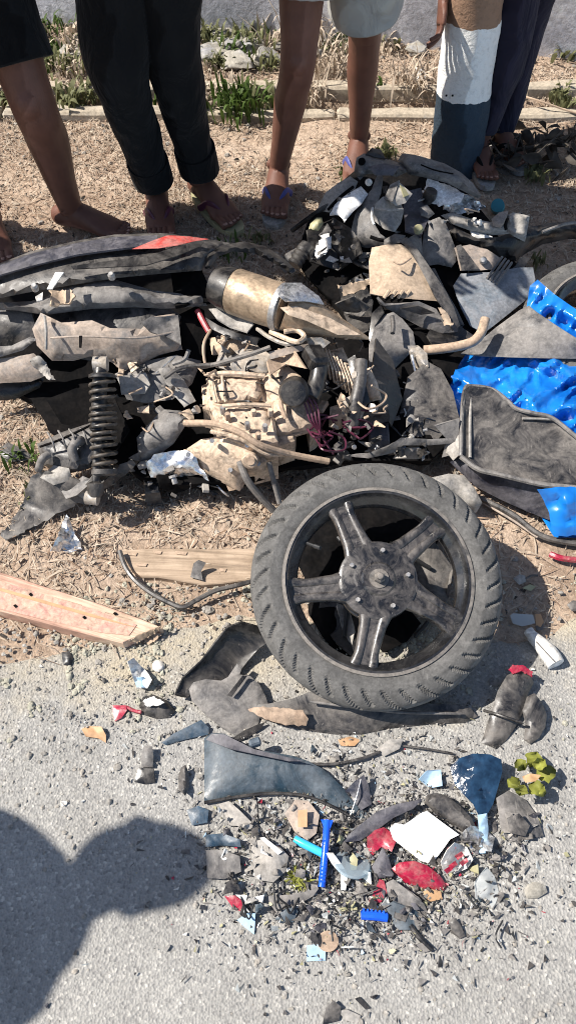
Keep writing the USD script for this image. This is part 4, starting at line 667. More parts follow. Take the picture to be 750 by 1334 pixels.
S.add('crushed_metal_box', panel([(190, 603, 9), (200, 592, 11), (222, 588, 12), (246, 587, 12), (256, 596, 11), (258, 606, 9), (268, 618, 7), (272, 627, 6), (258, 618, 7), (240, 620, 6), (214, 623, 6), (196, 622, 6)], thick=.2, bulge=1.6, dent=1.6, rag=.6, freq=.1, seed=34), 'foil')
S.add('black_box', block([(186, 622), (206, 620), (208, 640), (188, 642)], 5, 0, .4), 'black_plastic')
S.add('black_box', panel([(206, 618, 6), (300, 616, 7), (318, 634, 5), (296, 640, 3), (250, 636, 3), (226, 644, 2), (208, 636, 3)], thick=1, bulge=1, dent=2.5, seed=35), 'void_black')
S.add('chain_case', panel([(392, 690, 3), (430, 652, 5), (480, 640, 6), (540, 650, 6), (582, 690, 4), (560, 720, 4), (520, 700, 5), (480, 712, 4), (450, 735, 3), (430, 770, 2), (400, 760, 2), (384, 728, 2)], thick=1, bulge=2, dent=2.4, seed=131, freq=.06), 'void_black')
S.add('fork_stub', panel([(418, 770, 2), (448, 742, 3), (470, 760, 3), (462, 800, 2), (480, 836, 2), (462, 858, 1.5), (438, 838, 1.5), (414, 806, 1.5)], thick=.6, bulge=1, dent=1.4, seed=132), 'black_plastic')
S.add('brake_panel', panel([(536, 700, 4), (566, 706, 4), (590, 740, 3), (584, 780, 2.5), (560, 800, 2), (544, 770, 3), (530, 740, 3.5)], thick=.6, bulge=1, dent=1.4, seed=133), 'dark_plastic')
S.add('brake_panel', panel([(398, 764, 2), (424, 776, 3), (452, 812, 3), (470, 850, 2), (446, 858, 1.5), (420, 830, 1.5), (402, 800, 1.5)], thick=.6, bulge=.6, dent=1.6, seed=136), 'void_black')
S.add('brake_panel', panel([(496, 800, 2), (530, 790, 2.4), (548, 812, 2), (530, 836, 1.6), (500, 850, 1.5), (486, 830, 1.5)], thick=.6, bulge=.8, dent=1, seed=134), 'void_black')
for a_ in ([(440, 700, 6), (470, 730, 7), (520, 720, 7), (560, 740, 5)], [(430, 760, 4), (450, 790, 4), (448, 830, 3)], [(540, 760, 5), (560, 800, 4), (540, 830, 3)]): S.add('brake_cable', tube(a_, .45), 'cable_black')
S.add('bracket', panel([(438, 786, 4), (452, 790, 4.4), (462, 820, 3.6), (458, 842, 3), (446, 822, 3.2)], thick=.4, dent=.8, seed=135), 'pale_grey_plastic')
# engine and gearbox
S.add('gearbox_case', panel([(238, 588, 12), (262, 572, 15), (300, 566, 17), (330, 580, 16), (348, 600, 13), (345, 615, 10), (325, 622, 8), (312, 640, 6), (292, 630, 7), (268, 618, 8), (254, 605, 9)], thick=1, bulge=3, dent=.7, lip=1, seed=36), 'alloy_tan')
for x, y, z in ((245, 592, 14), (276, 574, 18), (322, 580, 18), (336, 604, 14), (300, 612, 12)): S.add('case_bolt', lathe(P(x, y, z / 100 - .01), P(x, y, z / 100 + .006), [(0, .006), (1, .0055)], 6), 'steel')
S.add('boss', lathe(P(326, 598, .13), P(326, 600, .165), [(0, .019), (.8, .019), (1, .015)], 20), 'alloy_tan'); S.add('boss_hole', lathe(P(326, 599, .16), P(326, 600.2, .168), [(0, .010), (1, .010)], 16), 'rust_pipe')
S.add('crankcase', block([(268, 490), (286, 486), (340, 490), (352, 500), (358, 545), (362, 572), (330, 580), (296, 568), (280, 545), (270, 520)], 18, 4, .8), 'alloy_tan')
S.add('crankcase_cover', panel([(288, 535, 19), (294, 530, 20), (348, 528, 20), (354, 560, 18), (340, 570, 17), (296, 566, 17)], thick=1, bulge=.8, lip=.6, lipw=6, seed=37), 'alloy_tan')
S.add('crankcase_cover', panel([(270, 492, 19.5), (300, 489, 21), (338, 492, 21), (342, 522, 19.5), (300, 526, 19.5), (278, 524, 19)], thick=1, bulge=1.5, lip=.8, lipw=5, dent=.4, seed=38), 'alloy_tan')
for k in range(2): S.add('case_rib', tube([(276 + 13 * k, 490, 21.5), (278 + 13 * k, 508, 21.3), (282 + 12 * k, 524, 20.2)], .35, sides=6), 'alloy_tan')
S.add('case_rib', tube([(270, 488, 21), (300, 486, 22), (345, 490, 21.5)], .6), 'alloy_tan'); S.add('case_rib', tube([(290, 529, 20.8), (320, 527, 21.2), (352, 528, 20.6)], .5), 'alloy_tan')
for x, y in ((296, 540), (330, 536), (322, 552), (345, 555), (304, 558), (336, 566), (352, 535), (290, 532)):
    b0 = P(x, y, .205); S.add('case_bolt', lathe(b0 - [0, 0, .015], b0 + [0, 0, .004], [(0, .0065), (1, .006)], 6), rw.choice(['rust_pipe', 'steel', 'alloy_tan']))
S.add('engine_lug', block([(262, 500), (276, 496), (282, 520), (278, 534), (264, 530)], 16, 4, .6), 'alloy_tan'); S.add('engine_lug', block([(352, 556), (372, 548), (386, 552), (384, 572), (360, 580)], 14, 4, .6), 'alloy_tan'); S.add('engine_lug', block([(396, 520), (412, 516), (418, 550), (404, 556)], 15, 4, .5), 'alloy_tan')
S.add('crankcase_side', panel([(340, 488, 21), (372, 474, 22), (392, 490, 21), (404, 530, 18), (412, 558, 15), (380, 566, 14), (356, 572, 14), (352, 530, 18)], thick=1, bulge=2.2, dent=.6, lip=.8, seed=39), 'alloy_tan')
S.add('case_arch', tube([(372, 545, 19), (366, 525, 21), (370, 500, 23), (380, 492, 23)], .5, sides=8), 'rust_pipe')
S.add('flywheel', lathe(P(384, 508, .215), P(382, 512, .25), [(0, .032), (.7, .034), (1, .028)], 28), 'black_plastic')
for k in range(9): S.add('cooling_fin', rbox(P(424 + 5.2 * k, 470 + 4.4 * k, .225 - .004 * k), (.0045, .075, .05), yaw=12, pitch=-10, bev=.001), 'alloy_tan')
S.add('cylinder_block', panel([(424, 458, 22), (446, 452, 23), (458, 478, 21), (462, 505, 19), (448, 508, 18), (434, 498, 19)], thick=2, bulge=.5, lip=.6, seed=40), 'alloy_tan')
S.add('cylinder_block', panel([(470, 484, 20), (482, 478, 21), (492, 500, 19), (497, 520, 17), (480, 524, 16), (472, 505, 18)], thick=1.5, bulge=.5, lip=.5, seed=41), 'alloy_tan')
S.add('cylinder_block', panel([(430, 530, 17), (462, 520, 18), (465, 548, 15), (440, 560, 13), (428, 556, 13)], thick=1.5, bulge=.8, lip=.5, dent=.4, seed=42), 'alloy_tan')
S.add('cylinder_head', panel([(446, 520, 19), (462, 512, 20), (476, 528, 18), (470, 548, 15), (452, 540, 17)], thick=1.2, bulge=.8, dent=.5, seed=43), 'alloy_grey')
S.add('intake', tube([(402, 458, 25), (415, 475, 25), (412, 500, 23), (404, 520, 22)], 2.0, sides=14), 'black_plastic'); S.add('ignition_coil', rbox(P(411, 466, .26), (.045, .06, .04), yaw=20, pitch=15, bev=.008), 'black_plastic')
S.add('intake', tube([(470, 470, 24), (468, 500, 22), (462, 530, 19), (458, 555, 15)], 1.5, sides=12), 'dark_plastic')
S.add('rubber_flap', panel([(452, 468, 24), (462, 462, 25), (474, 490, 23), (482, 525, 19), (470, 530, 19), (460, 500, 22)], thick=.4, bulge=.4, seed=44), 'black_plastic')
S.add('mounting_plate', panel([(350, 458, 26), (378, 452, 27), (408, 446, 27), (408, 453, 26), (380, 460, 26), (352, 468, 25)], thick=.4, seed=45), 'dusty_grey_tan'); S.add('mounting_plate', panel([(400, 440, 28), (418, 440, 28), (430, 446, 27), (420, 454, 26), (404, 450, 27)], thick=.4, dent=.5, seed=46), 'alloy_grey')
S.add('frame_tube', tube([(262, 478, 22), (290, 472, 24), (330, 460, 26), (352, 452, 27)], .55), 'rim_dust'); S.add('frame_tube', tube([(225, 474, 23), (240, 468, 24), (246, 456, 25)], .5), 'grey_plastic'); S.add('frame_tube', tube([(214, 492, 22), (240, 478, 23), (300, 474, 23)], .5), 'dark_plastic')
S.add('frame_tube', tube([(335, 428, 26), (352, 440, 27), (375, 448, 27), (400, 440, 28)], .5), 'alloy_grey'); S.add('frame_tube', tube([(352, 432, 27), (385, 445, 29), (396, 438, 29), (386, 430, 29), (370, 432, 29)], .6), 'alloy_tan')
S.add('engine_top', panel([(288, 452, 20), (330, 446, 22), (352, 462, 22), (348, 486, 20), (300, 484, 19), (280, 476, 19)], thick=.6, dent=1.8, bulge=.8, freq=.08, seed=47), 'alloy_grey')
S.add('engine_top', panel([(272, 440, 20), (300, 436, 21), (330, 448, 21), (300, 462, 20), (276, 462, 19)], thick=.6, dent=1.2, bulge=.8, seed=48), 'beige_dust_panel'); S.add('engine_top', panel([(362, 456, 24), (384, 460, 25), (398, 480, 24), (372, 474, 24), (352, 488, 22), (348, 470, 23)], thick=.5, dent=1.2, seed=49), 'rust_pipe')
S.add('cooling_pipe', tube([(240, 551, 19), (278, 552, 20.5), (310, 562, 21), (340, 580, 19), (380, 592, 15), (428, 601, 12)], .75, n=40, sides=10), 'rust_pipe'); S.add('cooling_pipe', tube([(275, 562, 19), (310, 570, 20), (345, 590, 17), (372, 592, 15)], .5, sides=8), 'alloy_tan')
S.add('stand_leg', tube([(312, 600, 13), (322, 625, 10), (338, 646, 6), (356, 665, 2)], .85, sides=10), 'grey_plastic'); S.add('stand_leg', tube([(350, 602, 13), (356, 625, 10), (364, 655, 5)], .6, sides=10), 'grey_plastic')
S.add('case_foot', panel([(290, 622, 7), (312, 608, 10), (322, 618, 9), (316, 636, 6), (298, 640, 4)], thick=.8, bulge=.8, seed=50), 'rust_pipe'); S.add('wire_tip', tube([(282, 632, 5), (292, 642, 4), (298, 646, 3)], .25), 'foil')
S.add('radiator_box', block([(482, 530), (505, 528), (508, 575), (480, 578)], 9, 0, .6), 'navy_black'); S.add('radiator_box', panel([(458, 540, 15), (482, 532, 16), (505, 530, 15), (508, 548, 12), (480, 556, 12), (462, 556, 12)], thick=.5, dent=.6, seed=51), 'dark_plastic')
S.add('support_bar', panel([(448, 594, 13), (480, 590, 14), (505, 582, 15), (522, 570, 16), (560, 572, 14), (595, 570, 13), (596, 577, 12), (560, 580, 13), (525, 580, 15), (512, 590, 13), (480, 597, 13)], thick=.7, bulge=.4, dent=.4, seed=52), 'grey_plastic')
S.add('support_bar', panel([(516, 584, 13), (545, 584, 13), (560, 590, 11), (545, 598, 10), (515, 598, 10)], thick=.6, bulge=.4, seed=53), 'pale_grey_plastic'); S.add('support_bar', panel([(566, 555, 15), (598, 545, 16), (596, 590, 11), (575, 596, 10), (582, 572, 13)], thick=.5, dent=.5, seed=54), 'grey_plastic')
S.add('side_cover', panel([(60, 520, 12), (100, 505, 15), (150, 520, 15), (168, 560, 12), (150, 590, 9), (120, 560, 11), (80, 552, 10)], thick=.5, bulge=.4, dent=1.2, seed=145), 'void_black')
S.add('side_cover', panel([(262, 430, 18), (300, 428, 20), (340, 440, 21), (320, 452, 20), (280, 452, 18)], thick=.4, bulge=.4, dent=1.2, seed=146), 'black_plastic')
S.add('side_cover', panel([(490, 440, 18), (512, 470, 14), (524, 520, 11), (510, 556, 10), (496, 530, 14), (484, 486, 17)], thick=.5, bulge=.4, dent=1.0, seed=147), 'black_plastic')
S.add('red_cable', tube([(257, 404, 25), (264, 418, 24), (272, 432, 23)], .7), 'cable_red'); S.add('wire', tube([(274, 430, 24), (266, 445, 25), (265, 460, 24), (268, 478, 22)], .35), 'cable_tan')
def coil_wire(x, y, z, rad, turns, seed, r_):
    q = np.random.default_rng(seed); a0 = q.uniform(0, 6.28); n_ = max(5, int(6 * turns)); pts = []
    for t_ in np.linspace(0, 1, n_):
        a_ = a0 + t_ * turns * 6.28; pts.append((x + rad * math.cos(a_) * (1 - .3 * t_) + q.normal(0, 2) + t_ * q.uniform(-8, 8), y + .7 * rad * math.sin(a_) + q.normal(0, 1.6), max(1, z + 2.2 * math.sin(a_ * 1.7) + q.normal(0, .5))))
    return tube(pts, r_, n=n_ * 6, sides=5)
for k in range(9): S.add('wire', coil_wire(rw.uniform(408, 480), rw.uniform(535, 586), 16, rw.uniform(9, 22), rw.uniform(.5, 1.2), 400 + k, .24), 'cable_maroon')
for k in range(4): S.add('wire', tube([(388 + 4 * k, 505, 24), (398 + 5 * k, 530, 21), (404 + 4 * k, 548, 19), (418, 566, 16), (434, 592, 13)], .26, n=30, sides=5), 'cable_maroon')
for k in range(14):
    x, y = rw.uniform(240, 500), rw.uniform(430, 545); S.add('wire', coil_wire(x, y, 23 - (y - 440) * .04, rw.uniform(8, 24), rw.uniform(.35, .9), 430 + k, rw.uniform(.16, .3)), rw.choice(['cable_black', 'cable_black', 'cable_tan']))
def clutter(t, n, box, zf_, mats, seed, s0=3, s1=11, names=('broken_bracket', 'clip', 'bolt', 'plastic_shard')):
    """Many small bits crushed into the wreck, each its own piece."""
    r = np.random.default_rng(seed); poly = Polygon(box); x0, y0, x1, y1 = poly.bounds; k = 0
    while k < n:
        x, y = r.uniform(x0, x1), r.uniform(y0, y1)
        if not poly.contains(shapely.Point(x, y)): continue
        k += 1; z = zf_(x, y) + r.uniform(-2, 2.5); s = r.uniform(s0, s1); mat = r.choice(mats); q = r.random()
        if q < .55:
            m_ = r.integers(4, 7); an = np.sort(r.uniform(0, 6.28, m_)); rd = r.uniform(.45, 1, m_) * s; tl = r.uniform(-.25, .25, 2); pts = [(x + rr_ * math.cos(a_) * 1.3, y + rr_ * math.sin(a_), max(.5, z + rr_ * (math.cos(a_) * tl[0] + math.sin(a_) * tl[1]))) for a_, rr_ in zip(an, rd)]
            if Polygon([p[:2] for p in pts]).area > 6: t.add('plastic_shard', panel(pts, thick=.25, bulge=.3, dent=.4, step=max(2.5, s / 3), seed=k), mat, smooth=35)
        elif q < .75: t.add('bracket', rbox(P(x, y, z / 100), (s * .0035, s * .0018, s * .0012), r.uniform(0, 180), r.uniform(-40, 40), r.uniform(-40, 40), .001), mat, smooth=False)
        elif q < .88: b0 = P(x, y, z / 100); d_ = r.normal(size=3); d_[2] = abs(d_[2]); d_ /= np.linalg.norm(d_); t.add('bolt', lathe(b0, b0 + d_ * s * .0022, [(0, s * .0007), (.7, s * .0007), (.72, s * .0011), (1, s * .0011)], 8), 'steel' if r.random() < .5 else mat)
        else: t.add('wire', tube([(x, y, z), (x + r.uniform(-2, 2) * s, y + r.uniform(-1.5, 1.5) * s, z + r.uniform(0, 3)), (x + r.uniform(-3, 3) * s, y + r.uniform(-2, 2) * s, z)], .2, sides=5), r.choice(['cable_black', 'cable_tan', 'steel']))
G_ = ['grey_plastic', 'dark_plastic', 'black_plastic', 'pale_grey_plastic', 'alloy_tan', 'alloy_grey', 'rust_pipe', 'beige_dust_panel']
clutter(S, 40, [(150, 475), (260, 470), (270, 530), (240, 560), (180, 560), (150, 530)], lambda x, y: 20 - (y - 480) * .06, G_[:5], 1)
clutter(S, 40, [(262, 435), (420, 450), (500, 480), (500, 560), (420, 560), (350, 480), (270, 485)], lambda x, y: 23 - (y - 440) * .05, G_, 2)
clutter(S, 32, [(100, 600), (260, 600), (330, 630), (300, 650), (180, 650), (60, 640)], lambda x, y: 8 - (y - 600) * .07, G_[:4], 3)
clutter(S, 30, [(420, 560), (560, 560), (560, 595), (440, 598)], lambda x, y: 12, G_[:4], 4)

# ------------------------------------------------------------------ front half of the wreck
B = T('scooter_front_wreck', 'smashed front end of the scooter with handlebar, white covers and brown leg shield', 'scooter front', P(530, 440))
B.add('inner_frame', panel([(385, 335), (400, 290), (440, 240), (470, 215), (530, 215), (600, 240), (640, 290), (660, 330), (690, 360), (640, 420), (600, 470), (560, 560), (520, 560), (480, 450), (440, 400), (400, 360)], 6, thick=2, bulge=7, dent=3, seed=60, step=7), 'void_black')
B.add('leg_shield', panel([(480, 340, 20), (484, 322, 21), (505, 318, 22), (522, 318, 22), (532, 322, 22), (545, 345, 20), (558, 368, 17), (570, 392, 14), (545, 390, 15), (500, 386, 17), (482, 382, 18)], thick=.4, bulge=1.2, dent=1.0, seed=61), 'beige_dust_panel')
for k in range(7): B.add('rib', tube([(500 + 9 * k, 388 - 2 * (k > 3), 17.5 - .5 * k), (507 + 9 * k, 378, 19 - .5 * k)], .45, sides=6), 'beige_dust_panel'); B.add('rib_slot', tube([(500 + 9 * k, 392, 16.5 - .5 * k), (510 + 9 * k, 384, 17.3 - .5 * k)], .35, sides=6), 'void_black')
B.add('dent_crease', tube([(512, 340, 23), (522, 344, 22.6), (535, 336, 21.9)], .25), 'rust_pipe')
B.add('shield_frame', panel([(518, 312, 24), (530, 308, 25), (542, 322, 24), (560, 348, 21), (580, 378, 17), (592, 402, 14), (599, 424, 11), (590, 430, 11), (578, 405, 14), (566, 385, 17), (545, 345, 21), (530, 322, 23)], thick=.6, bulge=.5, seed=62), 'dark_plastic')
B.add('shield_frame', panel([(490, 388, 17), (500, 398, 16), (522, 396, 16), (545, 392, 16), (568, 402, 14), (578, 418, 12), (597, 424, 10), (596, 432, 9), (576, 434, 9), (548, 426, 10), (515, 408, 13), (494, 396, 15)], thick=.6, bulge=.6, dent=.4, seed=63), 'grey_plastic')
B.add('shield_frame', panel([(522, 402, 16.5), (545, 398, 16.5), (566, 408, 14.5), (548, 410, 14)], thick=.4, seed=64), 'black_plastic'); B.add('torn_tip', panel([(572, 400, 15.5), (580, 404, 15), (590, 422, 13), (578, 424, 13)], thick=.4, dent=.5, rag=.6, seed=65), 'beige_dust_panel')
B.add('inner_guard', panel([(481, 492, 10), (480, 450, 13), (488, 425, 15), (500, 410, 16), (512, 406, 16), (524, 415, 15), (538, 432, 13), (541, 452, 11), (530, 464, 10), (516, 478, 9), (508, 494, 8), (494, 492, 9)], thick=.4, bulge=1.2, dent=1.4, lip=.3, seed=66), 'grey_plastic')
B.add('inner_guard', panel([(480, 440, 12), (484, 408, 15), (496, 396, 15.5), (500, 406, 15.5), (488, 424, 14), (482, 446, 11.5)], thick=.4, seed=67), 'black_plastic'); B.add('guard_stem', tube([(511, 412, 17.5), (512, 425, 17), (511, 434, 16.5)], .6), 'dark_plastic')
B.add('fork_guard', panel([(524, 520, 9), (532, 490, 12), (556, 470, 13), (574, 480, 12), (590, 510, 10), (598, 545, 9), (570, 572, 7), (528, 576, 7), (518, 550, 8)], thick=.6, bulge=1, dent=.6, seed=68), 'dark_plastic')
B.add('bridge_panel', panel([(440, 372, 9), (470, 356, 12), (486, 392, 13), (480, 430, 12), (462, 440, 10), (448, 410, 9)], thick=.5, bulge=.6, dent=1.2, seed=141), 'black_plastic')
B.add('bridge_panel', panel([(574, 402, 10), (604, 428, 8), (622, 440, 7), (600, 452, 7), (566, 452, 8), (556, 436, 9)], thick=.5, bulge=.4, dent=.8, seed=142), 'black_plastic')
B.add('bridge_panel', panel([(400, 300, 11), (436, 284, 14), (462, 300, 14), (470, 330, 12), (440, 352, 9), (404, 340, 8)], thick=.5, bulge=.6, dent=1.8, seed=143, freq=.06), 'black_plastic')
B.add('bridge_panel', panel([(524, 250, 20), (548, 244, 21), (560, 280, 19), (548, 308, 17), (528, 300, 18)], thick=.5, bulge=.4, dent=1.4, seed=144, freq=.06), 'navy_black')
B.add('horn', panel([(532, 455, 14), (545, 450, 15), (556, 460, 14), (558, 478, 12), (548, 484, 11), (536, 474, 12)], thick=1, bulge=1.4, dent=.8, seed=69), 'alloy_grey')
B.add('lever', tube([(536, 462, 14), (540, 480, 12), (544, 495, 10)], .35), 'foil'); B.add('loop_wire', tube([(505, 545, 8), (520, 548, 8), (528, 540, 9), (526, 532, 10)], .2), 'steel')
# handlebar, covers and lamp
B.add('switch_cover', panel([(429, 279, 21), (436, 266, 22.5), (447, 256, 23.5), (456, 250, 24), (470, 242, 24.5), (479, 252, 23.5), (471, 265, 23), (459, 276, 22), (449, 288, 21), (441, 280, 21.5)], thick=.6, bulge=.5, dent=.3, lip=.3, seed=70), 'bright_white')
B.add('switch_housing', panel([(412, 274, 15), (424, 250, 19), (440, 238, 21), (456, 229, 22), (466, 236, 22), (462, 246, 21), (446, 253, 20.5), (434, 264, 19), (428, 276, 17)], thick=.6, bulge=1, dent=.5, seed=71), 'pale_grey_plastic')
B.add('switch_slot', tube([(427, 273, 20.5), (438, 261, 22), (448, 252, 22.8), (460, 243, 23.2)], .45), 'void_black')
B.add('switch_knob', lathe(P(455, 256, .22), P(455, 254, .235), [(0, .008), (.8, .008), (1, .005)], 12), 'pale_grey_plastic'); B.add('switch_knob', lathe(P(442, 261, .215), P(442, 259, .232), [(0, .007), (.8, .007), (1, .004)], 12), 'dark_plastic')
B.add('brake_lever', tube([(380, 300, 10), (400, 285, 14), (420, 271, 17), (440, 262, 18)], .7), 'black_plastic')
B.add('lens_cap', panel([(400, 303, 13), (404, 291, 15), (412, 283, 16), (419, 283, 16), (421, 291, 15), (415, 300, 14), (406, 307, 12)], thick=.5, bulge=1.2, seed=72), 'khaki_plastic'); B.add('lens_ring', panel([(406, 310, 12), (418, 304, 14), (426, 290, 15), (432, 300, 14), (424, 314, 12), (412, 318, 11)], thick=.5, bulge=.5, seed=73), 'grey_plastic')
B.add('connector', panel([(406, 326, 11), (412, 314, 13), (424, 309, 16), (432, 307, 16), (430, 320, 15), (424, 331, 13), (412, 335, 12)], thick=.6, bulge=.6, dent=.6, rag=.5, seed=74), 'bright_white')
B.add('rubber_boot', lathe(P(383, 345, .10), P(400, 318, .13), [(0, .018), (.1, .022), (.2, .018), (.3, .022), (.4, .018), (.5, .022), (.6, .018), (.7, .021), (1, .018)], 20), 'black_plastic')
B.add('grip_cover', panel([(459, 318, 14), (457, 300, 17), (462, 280, 20), (470, 262, 22), (484, 246, 24), (490, 230, 25), (494, 221, 25.5), (499, 232, 25), (496, 252, 24), (488, 272, 22), (487, 290, 20), (495, 304, 18), (507, 312, 17), (498, 320, 15), (478, 323, 13)], thick=.5, bulge=1.2, lip=.3, dent=.5, seed=75), 'grey_plastic')
B.add('cover_slot', tube([(482, 308, 19), (494, 312, 18.6), (506, 313, 18)], .5), 'void_black'); B.add('highlight_trim', tube([(485, 270, 24), (484, 282, 23), (487, 292, 22)], .35), 'white_plastic')
B.add('grip_cover', panel([(430, 318, 11), (450, 308, 13), (465, 322, 13), (484, 338, 12), (484, 352, 11), (466, 345, 11), (446, 334, 10)], thick=.5, bulge=.6, dent=.6, seed=76), 'dark_plastic'); B.add('grip_cover', panel([(500, 312, 20), (514, 304, 22), (528, 306, 22), (520, 316, 21), (500, 320, 19)], thick=.5, bulge=.5, seed=77), 'dark_plastic')
B.add('lamp_shell', panel([(486, 276, 23), (489, 264, 24), (498, 256, 25), (510, 254, 25), (521, 262, 24), (526, 274, 22), (522, 290, 20), (514, 302, 18), (500, 298, 19), (488, 288, 21)], thick=.5, bulge=1.6, dent=.9, lip=.3, seed=78), 'pale_grey_plastic')
B.add('lamp_crease', tube([(488, 271, 26), (505, 273, 26.8), (524, 272, 24)], .35), 'pale_grey_plastic'); B.add('lamp_facet', panel([(509, 262, 26), (512, 248, 27), (519, 236, 28), (528, 244, 27), (537, 252, 25.5), (528, 264, 25), (516, 268, 25)], thick=.4, dent=.5, bulge=.6, seed=79), 'pale_grey_plastic')
B.add('lamp_facet', panel([(521, 240, 28.3), (536, 252, 26.2), (526, 256, 26.6)], thick=.3, seed=80), 'khaki_plastic'); B.add('lamp_facet', panel([(500, 258, 26), (508, 240, 27), (520, 234, 28), (511, 262, 26.5)], thick=.4, seed=81), 'grey_plastic')
B.add('bulb', lathe(P(479, 238, .26), P(481, 236, .275), [(0, .007), (.5, .01), (1, .006)], 14), 'white_plastic'); B.add('bulb', lathe(P(544, 300, .20), P(546, 296, .22), [(0, .011), (.6, .013), (1, .008)], 14), 'khaki_plastic')
B.add('top_cover', panel([(461, 222, 23), (464, 205, 25), (474, 199, 26), (488, 202, 26), (504, 207, 26), (524, 212, 26), (534, 222, 25), (516, 230, 24), (496, 226, 25), (478, 226, 24), (468, 234, 22)], thick=.6, bulge=1.6, lip=1, dent=.5, seed=82), 'grey_plastic'); B.add('cover_hole', lathe(P(471, 210, .265), P(471, 209, .273), [(0, .011), (1, .009)], 16), 'void_black')
B.add('top_cover', panel([(480, 216, 28), (500, 212, 28.5), (520, 216, 28), (512, 228, 27), (488, 228, 27)], thick=.5, bulge=1, seed=83), 'navy_black'); B.add('top_cover', panel([(476, 200, 27), (484, 192, 27.5), (496, 194, 27), (502, 206, 26), (488, 204, 26.5)], thick=.5, bulge=.4, seed=84), 'black_plastic')
B.add('visor', panel([(518, 208, 26), (524, 199, 27), (540, 201, 28), (558, 206, 28), (578, 212, 27.5), (600, 224, 26), (616, 238, 24), (627, 254, 21), (622, 258, 20), (602, 248, 22), (582, 238, 24), (556, 231, 25), (532, 227, 25)], thick=.5, bulge=1.8, lip=.9, dent=.5, seed=85), 'grey_plastic')
B.add('visor_crack', tube([(548, 214, 30), (566, 221, 29.8), (590, 226, 28.4)], .2), 'void_black')
B.add('reflector', panel([(553, 246, 21), (556, 232, 23), (574, 237, 23), (592, 244, 22), (604, 252, 23), (600, 262, 22), (572, 268, 21), (556, 262, 21)], thick=.3, bulge=1.4, dent=1.2, freq=.06, rag=.6, seed=86), 'bright_white')
B.add('reflector', panel([(580, 262, 19), (600, 252, 20), (618, 258, 18), (632, 270, 15), (616, 276, 14), (596, 278, 15), (578, 272, 17)], thick=.3, bulge=.8, dent=2.2, freq=.12, rag=.8, seed=87), 'foil')
B.add('lamp_socket', lathe(P(556, 262, .20), P(562, 248, .235), [(0, .014), (.5, .02), (1, .017)], 16), 'black_plastic'); B.add('lamp_socket', panel([(546, 270, 21), (556, 266, 22), (566, 278, 20), (558, 284, 19), (548, 280, 20)], thick=.8, bulge=.4, seed=88), 'grey_plastic')
B.add('stay', panel([(574, 280, 18), (588, 276, 19), (612, 284, 18), (640, 289, 16), (660, 290, 16), (664, 302, 15), (640, 306, 14), (612, 300, 16), (590, 292, 17)], thick=.6, bulge=1, lip=.5, dent=.5, seed=89), 'pale_grey_plastic')
B.add('stay', panel([(612, 300, 15), (640, 307, 14), (646, 312, 13), (634, 315, 13), (616, 309, 14)], thick=.4, bulge=.5, seed=90), 'white_plastic')
B.add('front_fender', panel([(575, 285, 16), (592, 295, 16), (622, 310, 15), (650, 308, 15), (686, 296, 15), (715, 290, 14), (750, 287, 13), (790, 288, 12), (790, 312, 8), (740, 311, 8), (706, 318, 8), (684, 330, 8), (672, 340, 8), (650, 334, 10), (618, 322, 12), (592, 312, 14)], thick=.6, bulge=2, lip=1, seed=91), 'black_plastic')
B.add('fender_edge', tube([(706, 302, 17), (722, 296, 17.5), (745, 290, 16), (790, 290, 14)], .45), 'grey_plastic')
B.add('caliper', panel([(660, 280, 18), (668, 276, 19), (682, 279, 19), (690, 281, 19), (687, 296, 17), (685, 309, 15), (668, 307, 15), (658, 300, 16)], thick=2, bulge=.8, lip=.7, dent=.4, seed=92), 'pale_grey_plastic'); B.add('caliper_slot', tube([(661, 284, 20), (658, 292, 19), (659, 299, 18)], .45), 'void_black')
B.add('caliper', panel([(640, 285, 18), (650, 276, 19), (662, 274, 19), (658, 284, 19), (652, 296, 17), (642, 294, 17)], thick=1, bulge=.6, seed=93), 'dusty_grey_tan')
B.add('steering_cover', panel([(552, 300, 17), (560, 287, 19), (572, 282, 20), (580, 290, 19), (586, 304, 17), (592, 320, 15), (594, 340, 13), (588, 348, 12), (570, 344, 13), (556, 346, 13), (548, 336, 14), (550, 316, 16)], thick=.5, bulge=1.2, lip=.3, dent=.6, seed=94), 'grey_plastic')
B.add('steering_cover', panel([(528, 312, 20), (548, 300, 18), (550, 330, 16), (560, 352, 14), (572, 366, 13), (560, 360, 15), (545, 338, 17)], thick=.5, bulge=.6, seed=95), 'grey_plastic'); B.add('steering_stem', tube([(562, 352, 14), (575, 378, 12), (590, 404, 9), (600, 425, 7)], 1.0, sides=10), 'dark_plastic')
B.add('side_panel', panel([(592, 322, 15), (612, 318, 15), (634, 324, 14), (652, 336, 12), (644, 350, 11), (624, 352, 11), (600, 352, 12)], thick=.4, bulge=.6, dent=.5, seed=96), 'dusty_grey_tan'); B.add('side_panel', panel([(594, 320, 16), (600, 318, 16.2), (624, 350, 12.4), (602, 352, 13)], thick=.3, bulge=.2, seed=97), 'dark_plastic'); B.add('panel_bolt', lathe(P(629, 339, .128), P(629, 338, .142), [(0, .011), (.7, .01), (1, .006)], 12), 'steel')
for k in range(4): B.add('bracket_slat', tube([(634 + 4.2 * k, 362 + 2.5 * k, 11), (654 + 4.2 * k, 334 + 2.5 * k, 13)], .35, sides=6), 'grey_plastic')
B.add('bracket', panel([(640, 372, 9), (672, 345, 11), (678, 334, 12), (690, 336, 11), (680, 352, 10), (664, 372, 9), (648, 380, 8)], thick=.5, seed=98), 'black_plastic')
